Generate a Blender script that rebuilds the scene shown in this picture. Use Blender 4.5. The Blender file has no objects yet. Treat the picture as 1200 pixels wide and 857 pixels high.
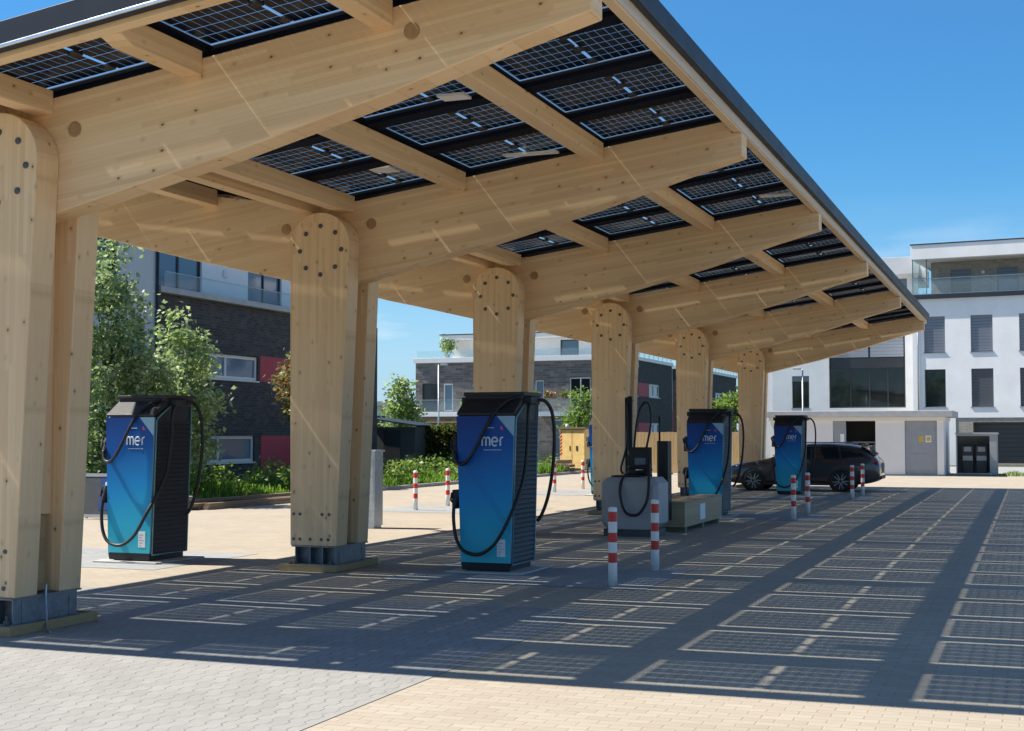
import bpy, math, random
from mathutils import Vector, Matrix, noise as mnoise
R = math.radians
rng = random.Random(11)
S = bpy.context.scene
COL = S.collection

# ------------------------------------------------------------------ helpers
class MB:
    """collects faces, builds ONE mesh object"""
    def __init__(s): s.v=[]; s.f=[]; s.m=[]; s.uv=[]
    def face(s, pts, m=0, uv=None):
        i=len(s.v); s.v += [tuple(p) for p in pts]; s.f.append(tuple(range(i,i+len(pts)))); s.m.append(m); s.uv.append(uv)
    def box(s,x0,x1,y0,y1,z0,z1,m=0,M=None):
        p=[Vector(c) for c in [(x0,y0,z0),(x1,y0,z0),(x1,y1,z0),(x0,y1,z0),(x0,y0,z1),(x1,y0,z1),(x1,y1,z1),(x0,y1,z1)]]
        if M is not None: p=[M@q for q in p]
        i=len(s.v); s.v += [tuple(q) for q in p]
        for q in [(0,3,2,1),(4,5,6,7),(0,1,5,4),(1,2,6,5),(2,3,7,6),(3,0,4,7)]:
            s.f.append(tuple(i+k for k in q)); s.m.append(m); s.uv.append(None)
    def prism(s,poly,axis,a,b,m=0):
        """poly in the two other axes (in xyz order), extruded along axis from a to b"""
        def P(q,t):
            return {'x':(t,q[0],q[1]),'y':(q[0],t,q[1]),'z':(q[0],q[1],t)}[axis]
        n=len(poly); i=len(s.v)
        s.v += [P(q,a) for q in poly]+[P(q,b) for q in poly]
        fl = [tuple(i+k for k in range(n)), tuple(i+n+k for k in reversed(range(n)))]
        fl += [(i+k, i+n+k, i+n+(k+1)%n, i+(k+1)%n) for k in range(n)]
        for f in fl: s.f.append(f); s.m.append(m); s.uv.append(None)
    def tube(s,path,r,n=8,m=0,close=True):
        path=[Vector(p) for p in path]; N=len(path)
        rr = r if isinstance(r,(list,tuple)) else [r]*N
        i=len(s.v); up=None
        for k,p in enumerate(path):
            t=(path[min(k+1,N-1)]-path[max(k-1,0)]).normalized()
            if up is None:
                up=Vector((0,0,1)) if abs(t.z)<.9 else Vector((1,0,0))
            a=(up-t*up.dot(t)).normalized(); up=a; b=t.cross(a)
            for j in range(n):
                w=2*math.pi*j/n; s.v.append(tuple(p+(a*math.cos(w)+b*math.sin(w))*rr[k]))
        for k in range(N-1):
            for j in range(n):
                s.f.append((i+k*n+j,i+k*n+(j+1)%n,i+(k+1)*n+(j+1)%n,i+(k+1)*n+j)); s.m.append(m); s.uv.append(None)
        if close:
            s.f.append(tuple(i+j for j in reversed(range(n)))); s.m.append(m); s.uv.append(None)
            s.f.append(tuple(i+(N-1)*n+j for j in range(n))); s.m.append(m); s.uv.append(None)
    def lathe(s,prof,n=20,m=0,M=None):
        """prof: list of (r,z,[mat]) around z"""
        i=len(s.v)
        for q in prof:
            for j in range(n):
                w=2*math.pi*j/n; p=Vector((q[0]*math.cos(w),q[0]*math.sin(w),q[1]))
                s.v.append(tuple(M@p if M is not None else p))
        for k in range(len(prof)-1):
            mm = prof[k][2] if len(prof[k])>2 else m
            for j in range(n):
                s.f.append((i+k*n+j,i+k*n+(j+1)%n,i+(k+1)*n+(j+1)%n,i+(k+1)*n+j)); s.m.append(mm); s.uv.append(None)
        s.f.append(tuple(i+j for j in reversed(range(n)))); s.m.append(m); s.uv.append(None)
        k=len(prof)-1
        s.f.append(tuple(i+k*n+j for j in range(n))); s.m.append(m); s.uv.append(None)
    def build(s,name,mats,parent=None,loc=(0,0,0),bevel=0,smooth=False,seg=2,merge=False):
        me=bpy.data.meshes.new(name); me.from_pydata(s.v,[],s.f)
        mats = mats if isinstance(mats,(list,tuple)) else [mats]
        for q in mats: me.materials.append(q)
        me.polygons.foreach_set('material_index',s.m)
        if any(u is not None for u in s.uv):
            L=me.uv_layers.new(name='UVMap'); d=[]
            for f,u in zip(s.f,s.uv):
                for k in range(len(f)): d += list(u[k]) if u is not None else [0.,0.]
            L.data.foreach_set('uv',d)
        if smooth: me.polygons.foreach_set('use_smooth',[True]*len(s.f))
        me.update(); me.validate()
        o=bpy.data.objects.new(name,me); COL.objects.link(o); o.location=loc
        if parent is not None: o.parent=parent
        if bevel:
            b=o.modifiers.new('bevel','BEVEL'); b.width=bevel; b.segments=seg; b.limit_method='ANGLE'; b.angle_limit=R(35)
        return o

def tag(o,label,cat,group=None):
    o['label']=label; o['category']=cat
    if group: o['group']=group
    return o
def thing(name,label,cat,loc=(0,0,0),rz=0,group=None):
    o=bpy.data.objects.new(name,None); o.empty_display_size=.2; COL.objects.link(o)
    o.location=loc; o.rotation_euler=(0,0,rz); return tag(o,label,cat,group)
def structure(o): o['kind']='structure'; return o
def stuff(o): o['kind']='stuff'; return o
def copy_tree(o,parent=None):
    c=o.copy(); COL.objects.link(c)
    if parent is not None: c.parent=parent
    for ch in list(o.children): copy_tree(ch,c)
    return c
def spline(pts,n=8):
    """Catmull-Rom through pts"""
    P=[Vector(p) for p in pts]; P=[P[0]*2-P[1]]+P+[P[-1]*2-P[-2]]; out=[]
    for i in range(1,len(P)-2):
        a,b,c,d=P[i-1],P[i],P[i+1],P[i+2]
        for k in range(n):
            t=k/n; out.append(.5*((2*b)+(c-a)*t+(2*a-5*b+4*c-d)*t*t+(3*b-a-3*c+d)*t**3))
    out.append(P[-2]); return out

# ------------------------------------------------------------------ materials
class G:
    def __init__(s,name):
        s.m=bpy.data.materials.new(name); s.m.use_nodes=True; s.t=s.m.node_tree; s.t.nodes.clear()
        s.out=s.t.nodes.new('ShaderNodeOutputMaterial'); s.b=s.t.nodes.new('ShaderNodeBsdfPrincipled')
        s.t.links.new(s.b.outputs[0],s.out.inputs[0])
    def n(s,ty,**k):
        o=s.t.nodes.new(ty)
        for a,b in k.items(): setattr(o,a,b)
        return o
    def put(s,sock,v):
        if hasattr(v,'is_linked'): s.t.links.new(v,sock)
        elif v is not None: sock.default_value = (tuple(v)+(1,) if isinstance(v,(tuple,list)) and len(v)==3 and sock.type=='RGBA' else v)
    def M(s,op,a,b=None,c=None):
        o=s.n('ShaderNodeMath',operation=op); s.put(o.inputs[0],a)
        if b is not None: s.put(o.inputs[1],b)
        if c is not None: s.put(o.inputs[2],c)
        return o.outputs[0]
    def co(s,k='Object'): return s.n('ShaderNodeTexCoord').outputs[k]
    def xyz(s,v): o=s.n('ShaderNodeSeparateXYZ'); s.put(o.inputs[0],v); return o.outputs
    def comb(s,x,y,z=0.):
        o=s.n('ShaderNodeCombineXYZ'); s.put(o.inputs[0],x); s.put(o.inputs[1],y); s.put(o.inputs[2],z); return o.outputs[0]
    def noise(s,vec,scale,detail=3,rough=.55):
        o=s.n('ShaderNodeTexNoise'); s.put(o.inputs['Vector'],vec); o.inputs['Scale'].default_value=scale
        o.inputs['Detail'].default_value=detail; o.inputs['Roughness'].default_value=rough; return o.outputs[0]
    def white(s,vec):
        o=s.n('ShaderNodeTexWhiteNoise',noise_dimensions='3D'); s.put(o.inputs['Vector'],vec); return o.outputs[0]
    def ramp(s,f,st):
        o=s.n('ShaderNodeValToRGB'); s.put(o.inputs[0],f); e=o.color_ramp.elements
        while len(e)<len(st): e.new(.5)
        for q,(p,c) in zip(e,st): q.position=p; q.color=tuple(c)+(1,) if len(c)==3 else c
        return o.outputs[0]
    def mix(s,f,a,b,mode='MIX'):
        o=s.n('ShaderNodeMix',data_type='RGBA',blend_type=mode); s.put(o.inputs[0],f); s.put(o.inputs[6],a); s.put(o.inputs[7],b); return o.outputs[2]
    def mr(s,f,a,b,c,d):
        o=s.n('ShaderNodeMapRange'); s.put(o.inputs[0],f)
        for k,v in zip((1,2,3,4),(a,b,c,d)): o.inputs[k].default_value=v
        return o.outputs[0]
    def bump(s,h,st=.3,d=.01):
        o=s.n('ShaderNodeBump'); s.put(o.inputs['Height'],h); o.inputs['Strength'].default_value=st; o.inputs['Distance'].default_value=d
        s.t.links.new(o.outputs[0],s.b.inputs['Normal'])
    def set(s,**k):
        for a,v in k.items(): s.put(s.b.inputs[a.replace('_',' ')],v)
        return s
    def col(s,c): s.put(s.b.inputs['Base Color'],c); return s
    def inp(s,name,v): s.put(s.b.inputs[name],v); return s

def plain(name,c,rough=.6,metal=0.,var=.12,scale=6.,coat=0.,bump=0.,spec=.5):
    g=G(name); n=g.noise(g.co(),scale,4,.6)
    lo=tuple(x*(1-var) for x in c); hi=tuple(min(1,x*(1+var)) for x in c)
    g.col(g.ramp(n,[(.3,lo),(.7,hi)])); g.inp('Roughness',g.mr(n,.2,.8,max(.02,rough-.08),min(1,rough+.08))); g.inp('Metallic',metal)
    g.inp('Specular IOR Level',spec)
    if coat: g.inp('Coat Weight',coat); g.inp('Coat Roughness',.08)
    if bump: g.bump(g.noise(g.co(),scale*12,3,.6),bump,.004)
    return g.m

def wood(name,order='xyz',tilt=0.,base=((.70,.465,.255),(.88,.65,.395)),lam=.042,knot=1.,grain=1.):
    """order: which object axes run (along grain, across lamellas, third)"""
    g=G(name); x=g.xyz(g.co()); d={'x':x[0],'y':x[1],'z':x[2]}
    u,v,w=(d[c] for c in order)
    if tilt: v=g.M('ADD',v,g.M('MULTIPLY',g.M('ABSOLUTE',g.M('ADD',u,8.6)),-tilt))
    li=g.M('FLOOR',g.M('DIVIDE',v,lam))
    r1=g.white(g.comb(li,3.7,1.3))
    seg=g.M('FLOOR',g.M('ADD',g.M('DIVIDE',u,2.3),g.M('MULTIPLY',r1,9.)))
    r2=g.white(g.comb(li,seg,.5))
    big=g.noise(g.comb(g.M('MULTIPLY',u,.5),g.M('MULTIPLY',v,2.),w),1.1,3,.5)
    gr=g.noise(g.comb(g.M('MULTIPLY',u,.9),g.M('MULTIPLY',v,38.),g.M('MULTIPLY',w,38.)),1.,4,.6)
    gr2=g.noise(g.comb(g.M('MULTIPLY',u,.35),g.M('MULTIPLY',v,9.),g.M('MULTIPLY',w,9.)),1.,3,.6)
    f=g.M('ADD',g.M('MULTIPLY',r2,.5),g.M('ADD',g.M('MULTIPLY',gr,.6*grain),g.M('MULTIPLY',gr2,.5)))
    f=g.M('ADD',f,g.M('MULTIPLY',big,.3))
    c=g.ramp(g.mr(f,.52,1.40,0,1),[(0,base[0]),(1,base[1])])
    # dark glue line between lamellas
    fr=g.M('FRACT',g.M('DIVIDE',v,lam)); e=g.M('MINIMUM',fr,g.M('SUBTRACT',1.,fr))
    c=g.mix(g.M('MULTIPLY',g.mr(e,0.,.05,.22,0.),1.),c,(.30,.18,.08))
    # knots
    vo=g.n('ShaderNodeTexVoronoi',feature='F1'); vo.inputs['Scale'].default_value=1.
    g.put(vo.inputs['Vector'],g.comb(g.M('MULTIPLY',u,4.3),g.M('MULTIPLY',v,6.2),g.M('MULTIPLY',w,6.2)))
    jit=g.M('MULTIPLY',g.noise(g.co(),30.,2),.05)
    kd=g.M('ADD',vo.outputs['Distance'],jit)
    c=g.mix(g.mr(kd,.05,.24,.45*knot,0.),c,(.40,.24,.11))
    c=g.mix(g.mr(kd,.070,.105,.9*knot,0.),c,(.13,.065,.03))
    g.col(c); g.inp('Roughness',.62); g.inp('Specular IOR Level',.3)
    g.bump(gr,.12,.003)
    return g.m

def emission_free_glass(name,tint=(.02,.03,.035),rough=.03):
    g=G(name); g.col(tint); g.inp('Roughness',rough); g.inp('Specular IOR Level',.5)
    n=g.noise(g.co(),1.5,2); g.bump(n,.02,.05); return g.m

def clear_glass(name,tint=(.62,.74,.78),alpha=.90):
    g=G(name); tr=g.n('ShaderNodeBsdfTransparent'); tr.inputs[0].default_value=(.93,.97,.97,1)
    g.col(tint); g.inp('Roughness',.05)
    mx=g.n('ShaderNodeMixShader'); mx.inputs[0].default_value=1-alpha
    g.t.links.new(tr.outputs[0],mx.inputs[1]); g.t.links.new(g.b.outputs[0],mx.inputs[2]); g.t.links.new(mx.outputs[0],g.out.inputs[0]); return g.m

def brick(name,c1,c2,mortar,scale=1.,bw=.24,rh=.075,ax=('x','z'),ms=.012,rough=.85,bump=.4):
    g=G(name); x=g.xyz(g.co()); d={'x':x[0],'y':x[1],'z':x[2]}
    def mk(u,v):
        b=g.n('ShaderNodeTexBrick'); g.put(b.inputs['Vector'],g.comb(u,v,0.)); b.inputs['Scale'].default_value=scale
        b.inputs['Brick Width'].default_value=bw; b.inputs['Row Height'].default_value=rh; b.inputs['Mortar Size'].default_value=ms
        b.inputs['Mortar Smooth'].default_value=.2; b.inputs['Bias'].default_value=-.1
        for k,c in (('Color1',c1),('Color2',c2),('Mortar',mortar)): b.inputs[k].default_value=tuple(c)+(1,)
        return b
    b=mk(g.M('ADD',d[ax[0]],d['y'] if ax[0]=='x' else d['x']),d[ax[1]])
    n=g.noise(g.co(),2.2,4,.6)
    g.col(g.mix(g.mr(n,.3,.7,.45,0.),b.outputs[0],tuple(q*.55 for q in c1)))
    g.inp('Roughness',rough); g.bump(b.outputs[1],-bump,.006); return g.m

def paving(name,c1,c2,joint,bw,rh,wave=0.,along='y',ms=.006,stain=.30,cross=.6):
    g=G(name); x=g.xyz(g.co())
    u,v=(x[1],x[0]) if along=='y' else (x[0],x[1])
    if wave:
        t=g.M('MULTIPLY',g.M('SINE',g.M('MULTIPLY',u,2*math.pi/bw)),2.2)
        v=g.M('ADD',v,g.M('MULTIPLY',g.M('TANGENT',g.M('MULTIPLY',g.M('MAXIMUM',g.M('MINIMUM',t,1.),-1.),.6)),wave))
    row=g.M('FLOOR',g.M('DIVIDE',v,rh)); fv=g.M('FRACT',g.M('DIVIDE',v,rh))
    uu=g.M('ADD',g.M('DIVIDE',u,bw),g.M('MULTIPLY',g.M('MODULO',g.M('ABSOLUTE',row),2.),.5))
    cell=g.M('FLOOR',uu); fu=g.M('FRACT',uu)
    dv=g.M('MULTIPLY',g.M('MINIMUM',fv,g.M('SUBTRACT',1.,fv)),rh); du=g.M('MULTIPLY',g.M('MINIMUM',fu,g.M('SUBTRACT',1.,fu)),bw)
    jv=g.mr(dv,ms*.4,ms*1.5,1.,0.); ju=g.M('MULTIPLY',g.mr(du,ms*.4,ms*1.5,1.,0.),cross); jt=g.M('MAXIMUM',jv,ju)
    rnd=g.white(g.comb(row,cell,.37))
    big=g.noise(g.co(),.55,5,.62); sm=g.noise(g.co(),9.,4,.6); fine=g.noise(g.co(),120.,2,.6)
    c=g.ramp(rnd,[(0.,c1),(1.,c2)])
    c=g.mix(g.mr(big,.35,.7,stain,0.),c,tuple(q*.6 for q in c1))
    c=g.mix(g.mr(sm,.3,.7,.12,0.),c,tuple(q*.5 for q in c1))
    c=g.mix(g.mr(fine,.3,.7,.0,.14),c,tuple(min(1,q*1.25) for q in c2))
    vo=g.n('ShaderNodeTexVoronoi',feature='F1'); vo.inputs['Scale'].default_value=.75; g.put(vo.inputs['Vector'],g.co())
    c=g.mix(g.mr(g.M('ADD',vo.outputs['Distance'],g.M('MULTIPLY',sm,.12)),.09,.2,.22,0.),c,tuple(q*.45 for q in c1))
    c=g.mix(g.M('MULTIPLY',jt,g.mr(sm,.38,.62,.15,1.)),c,joint)
    g.col(c); g.inp('Roughness',.88); g.inp('Specular IOR Level',.25)
    h=g.M('ADD',g.M('MULTIPLY',jt,-1.),g.M('ADD',g.M('MULTIPLY',rnd,.25),g.M('MULTIPLY',sm,.25))); g.bump(h,.5,.005)
    return g.m

W_BEAM=wood('glulam_beam_wood','xzy',tilt=.134)
W_PURLIN=wood('purlin_wood','yzx',base=((.68,.45,.24),(.86,.63,.38)))
W_COL=wood('glulam_column_wood','zxy',lam=.043)
W_EDGE=wood('edge_beam_wood','yzx',base=((.62,.44,.26),(.78,.60,.38)),knot=.7)
W_PALE=wood('pale_edge_wood','yzx',base=((.52,.44,.35),(.66,.58,.48)),knot=.6)  # paler wood for the outer face of the edge beams
W_FRONT=wood('front_edge_wood','xzy',tilt=.134,base=((.69,.46,.245),(.86,.635,.38)))
W_FORM=wood('formwork_wood','xzy',lam=.2,base=((.32,.21,.10),(.44,.31,.16)))
W_FENCE=wood('fence_wood','zxy',lam=.14,base=((.48,.32,.15),(.60,.43,.22)),knot=.6)
W_CRATE=wood('crate_wood','yzx',lam=.14,base=((.36,.27,.17),(.46,.36,.24)))
W_OLD=wood('old_timber_wood','yzx',lam=.15,base=((.16,.12,.085),(.30,.24,.17)))
M_BOLT=plain('dark_bolt_steel',(.10,.105,.115),.5,.5)
M_GALV=plain('galvanised_steel',(.42,.45,.48),.42,.85,.2,14.)
M_ANTHR=plain('anthracite_sheet_metal',(.014,.020,.032),.55,.0,.1,3.)
M_ALU=plain('bright_aluminium_lip',(.78,.80,.83),.3,.6)
M_BLACK=plain('black_powder_coat',(.014,.015,.018),.6,.0,.2,20.)
M_LOUV=plain('charcoal_louvre_metal',(.036,.038,.042),.55,.0,.15,20.)
M_BLACK2=plain('matt_black_plastic',(.018,.019,.022),.6,.0,.2,20.)
M_RUBBER=plain('black_rubber_cable',(.010,.010,.012),.5,.0,.2,30.)
M_RAIL=plain('black_support_rail',(.007,.010,.019),.75,.0,spec=.08)
M_WHITEP=plain('white_gloss_paint',(.80,.80,.78),.4,0,.05,10.)
M_REDP=plain('red_reflective_paint',(.62,.035,.03),.4,0,.12,10.)
M_RENDER=plain('white_render',(.78,.78,.78),.9,0,.07,.7,bump=.3)
M_RENDER2=plain('utility_white_render',(.80,.795,.78),.9,0,.04,.8,bump=.3)
M_GREYR=plain('light_grey_render',(.52,.54,.57),.9,0,.05,.8)
M_GREYD=plain('grey_door_paint',(.30,.32,.35),.5,0,.06,4.)
M_GREYS=plain('mid_grey_sheet',(.36,.37,.385),.55,.1,.08,4.)
M_SLAB=plain('concrete_slab_edge',(.40,.41,.42),.85,0,.12,3.,bump=.3)
M_KERB=plain('kerb_concrete',(.38,.36,.33),.9,0,.18,5.,bump=.4)
M_PLINTH=plain('charger_pad_concrete',(.45,.44,.42),.85,0,.12,6.,bump=.3)
M_GLASS=emission_free_glass('dark_window_glass',(.012,.018,.020))
M_GLASSB=emission_free_glass('blue_window_glass',(.10,.17,.24),.05)
M_RAILG=clear_glass('balcony_glass')
M_BLIND=None
M_REDW=plain('red_facade_panel',(.42,.03,.055),.6,0,.1,2.)
M_FRAMEW=plain('white_window_frame',(.72,.72,.70),.5,0,.04)
M_FRAMED=plain('dark_window_frame',(.03,.033,.038),.5,0,.1)
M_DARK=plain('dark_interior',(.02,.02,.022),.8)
M_YEL=plain('yellow_site_wood',(.85,.58,.22),.6,0,.15,4.)
M_BROWN=plain('brown_roof_board',(.20,.12,.08),.7)
M_TEAL=plain('teal_trim',(.16,.34,.40),.35,.2)
M_LABEL=plain('white_paper_label',(.78,.79,.8),.7,0,.03)
M_GREYL=plain('grey_print',(.30,.33,.36),.7,0,.03)
M_PINK=plain('pink_print',(.75,.08,.22),.6,0,.03)
M_LOGO=plain('pale_blue_lettering',(.72,.80,.88),.5,0,.02)
M_SHADE=plain('dark_roof_sheet',(.075,.078,.08),.6,0,.15)

def blind_mat(name,c,pitch=.17):
    g=G(name); z=g.xyz(g.co())[2]; f=g.M('FRACT',g.M('DIVIDE',z,pitch))
    g.col(g.mix(g.mr(f,.0,.25,1.,0.),c,tuple(q*.35 for q in c))); g.inp('Roughness',.45); g.bump(f,.6,.02); return g.m
M_BLIND=blind_mat('grey_slat_blind',(.17,.195,.24))
M_BLINDD=blind_mat('dark_slat_blind',(.075,.085,.10))
M_BLINDL=blind_mat('pale_slat_blind',(.33,.36,.41),.2)
M_BRICKA=brick('dark_clinker_brick',(.038,.034,.036),(.095,.080,.076),(.095,.09,.088),bw=.30,rh=.10)
M_BRICKB=brick('grey_brown_clinker_brick',(.11,.098,.095),(.26,.23,.215),(.22,.21,.20),bw=.5,rh=.15)
M_BRICKP=brick('sandy_brick',(.28,.25,.215),(.42,.38,.33),(.40,.38,.35))
M_PAVE=paving('beige_block_paving',(.365,.315,.25),(.425,.375,.303),(.29,.245,.185),.20,.10,along='x',cross=1.)
M_PAVG=paving('grey_wave_paving',(.285,.28,.268),(.335,.33,.315),(.165,.16,.15),.22,.112,wave=.024,cross=.3)
M_PAVS=paving('grey_strip_paving',(.30,.31,.315),(.36,.37,.375),(.17,.17,.17),.2,.1,along='x')

def ground_mat():
    g=G('rough_grass_ground'); n=g.noise(g.co(),.4,6,.65); n2=g.noise(g.co(),14.,4,.6)
    c=g.ramp(n,[(.3,(.05,.075,.022)),(.5,(.09,.11,.04)),(.72,(.16,.14,.085))])
    g.col(g.mix(g.mr(n2,.3,.7,.5,0.),c,(.04,.05,.02))); g.inp('Roughness',.95); g.bump(n2,.6,.03); return g.m
M_GROUND=ground_mat()

def leaf_mat(name,c,tr=.46):
    g=G(name); oi=g.n('ShaderNodeObjectInfo'); n=g.noise(g.co(),1.3,3)
    cc=g.ramp(n,[(.25,tuple(q*.65 for q in c)),(.75,tuple(q*1.35 for q in c))])
    g.col(cc); g.inp('Roughness',.42); g.inp('Specular IOR Level',.35)
    t=g.n('ShaderNodeBsdfTranslucent'); g.put(t.inputs[0],g.mix(.5,cc,(c[0]*1.5,c[1]*1.7,c[2]*.8)))
    mx=g.n('ShaderNodeMixShader'); mx.inputs[0].default_value=tr
    g.t.links.new(g.b.outputs[0],mx.inputs[1]); g.t.links.new(t.outputs[0],mx.inputs[2]); g.t.links.new(mx.outputs[0],g.out.inputs[0]); return g.m
LF_G=[leaf_mat('leaf_green_dark',(.16,.22,.11)),leaf_mat('leaf_green',(.25,.32,.17)),leaf_mat('leaf_green_pale',(.40,.46,.31))]
LF_Y=[leaf_mat('leaf_lime_dark',(.10,.16,.035)),leaf_mat('leaf_lime',(.16,.24,.05)),leaf_mat('leaf_lime_pale',(.23,.31,.09))]
LF_R=[leaf_mat('leaf_olive',(.15,.17,.07)),leaf_mat('leaf_copper',(.26,.15,.08)),leaf_mat('leaf_pale',(.28,.27,.15))]
LF_H=[leaf_mat('leaf_hedge_dark',(.055,.075,.025)),leaf_mat('leaf_hedge',(.11,.13,.04)),leaf_mat('leaf_hedge_pale',(.19,.20,.07))]
GR=[leaf_mat('grass_dark',(.09,.18,.03)),leaf_mat('grass_mid',(.17,.29,.05)),leaf_mat('grass_pale',(.26,.36,.09))]
M_BARK=plain('bark',(.09,.07,.05),.9,0,.3,12.,bump=.8)

def panel_mat():
    """bifacial glass module: opaque cells, clear gaps between them that let light through"""
    g=G('bifacial_solar_glass'); uv=g.xyz(g.co('UV')); U,V=uv[0],uv[1]    # U,V in metres on the module
    # across the slope: two halves of nine half cells
    c=g.M('ABSOLUTE',g.M('SUBTRACT',U,.84))              # distance from the mid line
    mid=g.M('LESS_THAN',c,.016); edu=g.M('GREATER_THAN',c,.823)
    fu=g.M('FRACT',g.M('DIVIDE',g.M('SUBTRACT',c,.018),.0882)); gu=g.M('LESS_THAN',g.M('MINIMUM',fu,g.M('SUBTRACT',1.,fu)),.014)
    # along: six rows scaled to the module length, stored in the third UV range as fraction 0..1
    fv0=g.M('DIVIDE',g.M('SUBTRACT',V,.035),.93); edv=g.M('MAXIMUM',g.M('LESS_THAN',fv0,0.),g.M('GREATER_THAN',fv0,1.))
    fv=g.M('FRACT',g.M('MULTIPLY',fv0,6.)); gv=g.M('LESS_THAN',g.M('MINIMUM',fv,g.M('SUBTRACT',1.,fv)),.017)
    gap=mid
    for q in (edu,gu,edv,gv): gap=g.M('MAXIMUM',gap,q)
    tr0=g.n('ShaderNodeBsdfTransparent'); tr0.inputs[0].default_value=(.74,.76,.78,1)
    tl=g.n('ShaderNodeBsdfTranslucent'); tl.inputs[0].default_value=(.85,.86,.88,1)
    tr=g.n('ShaderNodeMixShader'); tr.inputs[0].default_value=.05; g.t.links.new(tr0.outputs[0],tr.inputs[1]); g.t.links.new(tl.outputs[0],tr.inputs[2])
    n=g.noise(g.co(),3.,2)
    g.col(g.ramp(n,[(.3,(.004,.006,.014)),(.7,(.008,.010,.020))])); g.inp('Roughness',.3); g.inp('Specular IOR Level',.15)
    mx=g.n('ShaderNodeMixShader'); g.put(mx.inputs[0],gap)
    g.t.links.new(g.b.outputs[0],mx.inputs[1]); g.t.links.new(tr.outputs[0],mx.inputs[2]); g.t.links.new(mx.outputs[0],g.out.inputs[0]); return g.m
M_PANEL=panel_mat()
M_CLEAR=clear_glass('module_front_glass',(.02,.02,.025),.93)

# ------------------------------------------------------------------ world, sun, camera
SUN=Vector((.77,.10,-1.)).normalized()
elev=math.asin(-SUN.z); az=math.atan2(-SUN.x,-SUN.y)
w=bpy.data.worlds.new('World'); S.world=w; w.use_nodes=True; nt=w.node_tree; nt.nodes.clear()
out=nt.nodes.new('ShaderNodeOutputWorld'); bg=nt.nodes.new('ShaderNodeBackground'); sky=nt.nodes.new('ShaderNodeTexSky')
sky.sky_type='NISHITA'; sky.sun_disc=False; sky.sun_elevation=elev; sky.sun_rotation=az
sky.air_density=1.; sky.dust_density=.0; sky.ozone_density=3.; sky.altitude=200
bg.inputs[1].default_value=.090
tc=nt.nodes.new('ShaderNodeTexCoord'); mp=nt.nodes.new('ShaderNodeMapping'); mp.inputs['Scale'].default_value=(5,5,26)
nt.links.new(tc.outputs['Generated'],mp.inputs[0])
cn=nt.nodes.new('ShaderNodeTexNoise'); cn.inputs['Scale'].default_value=1.; cn.inputs['Detail'].default_value=6; cn.inputs['Roughness'].default_value=.6
nt.links.new(mp.outputs[0],cn.inputs['Vector'])
cr=nt.nodes.new('ShaderNodeMapRange'); cr.inputs[1].default_value=.52; cr.inputs[2].default_value=.78; nt.links.new(cn.outputs[0],cr.inputs[0])
sx=nt.nodes.new('ShaderNodeSeparateXYZ'); nt.links.new(tc.outputs['Generated'],sx.inputs[0])
hz=nt.nodes.new('ShaderNodeMapRange'); hz.inputs[1].default_value=.16; hz.inputs[2].default_value=.04; nt.links.new(sx.outputs[2],hz.inputs[0])
ml=nt.nodes.new('ShaderNodeMath'); ml.operation='MULTIPLY'; nt.links.new(cr.outputs[0],ml.inputs[0]); nt.links.new(hz.outputs[0],ml.inputs[1])
hs=nt.nodes.new('ShaderNodeHueSaturation'); el=nt.nodes.new('ShaderNodeMapRange'); el.inputs[1].default_value=0.; el.inputs[2].default_value=.75; el.inputs[3].default_value=1.60; el.inputs[4].default_value=.95
nt.links.new(sx.outputs[2],el.inputs[0]); nt.links.new(el.outputs[0],hs.inputs['Saturation'])
ev=nt.nodes.new('ShaderNodeMapRange'); ev.inputs[1].default_value=0.; ev.inputs[2].default_value=.35; ev.inputs[3].default_value=.79; ev.inputs[4].default_value=.94
nt.links.new(sx.outputs[2],ev.inputs[0]); nt.links.new(ev.outputs[0],hs.inputs['Value']); nt.links.new(sky.outputs[0],hs.inputs['Color'])
cm=nt.nodes.new('ShaderNodeMix'); cm.data_type='RGBA'; hm=nt.nodes.new('ShaderNodeMix'); hm.data_type='RGBA'; hm.inputs[7].default_value=(1.72,3.35,5.5,1)
hf=nt.nodes.new('ShaderNodeMapRange'); hf.inputs[1].default_value=-.01; hf.inputs[2].default_value=.17; hf.inputs[3].default_value=.85; hf.inputs[4].default_value=0.
nt.links.new(sx.outputs[2],hf.inputs[0]); nt.links.new(hf.outputs[0],hm.inputs[0]); nt.links.new(hs.outputs[0],hm.inputs[6])
nt.links.new(ml.outputs[0],cm.inputs[0]); nt.links.new(hm.outputs[2],cm.inputs[6]); cm.inputs[7].default_value=(6.2,6.6,7.0,1)
nt.links.new(cm.outputs[2],bg.inputs[0]); nt.links.new(bg.outputs[0],out.inputs[0])

ld=bpy.data.lights.new('sun','SUN'); ld.energy=4.9; ld.angle=R(.53); ld.color=(1.,.93,.82)
lo=bpy.data.objects.new('sun',ld); COL.objects.link(lo); lo.rotation_mode='QUATERNION'; lo.rotation_quaternion=SUN.to_track_quat('-Z','Y'); lo.location=(-30,-5,40)

cd=bpy.data.cameras.new('camera'); cam=bpy.data.objects.new('camera',cd); COL.objects.link(cam); S.camera=cam
cam.location=(0,0,1.75); cam.rotation_euler=(math.pi/2+.0494,0,.3597)
cd.sensor_fit='HORIZONTAL'; cd.sensor_width=36; cd.lens=36*1620.4/1200; cd.clip_start=.1; cd.clip_end=3000
S.view_settings.view_transform='Standard'; S.view_settings.look='None'; S.view_settings.gamma=1; S.view_settings.use_curve_mapping=False
S.view_settings.exposure=.90
S.cycles.max_bounces=10; S.cycles.diffuse_bounces=6; S.cycles.transparent_max_bounces=12; S.cycles.caustics_reflective=False; S.cycles.caustics_refractive=False

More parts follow.
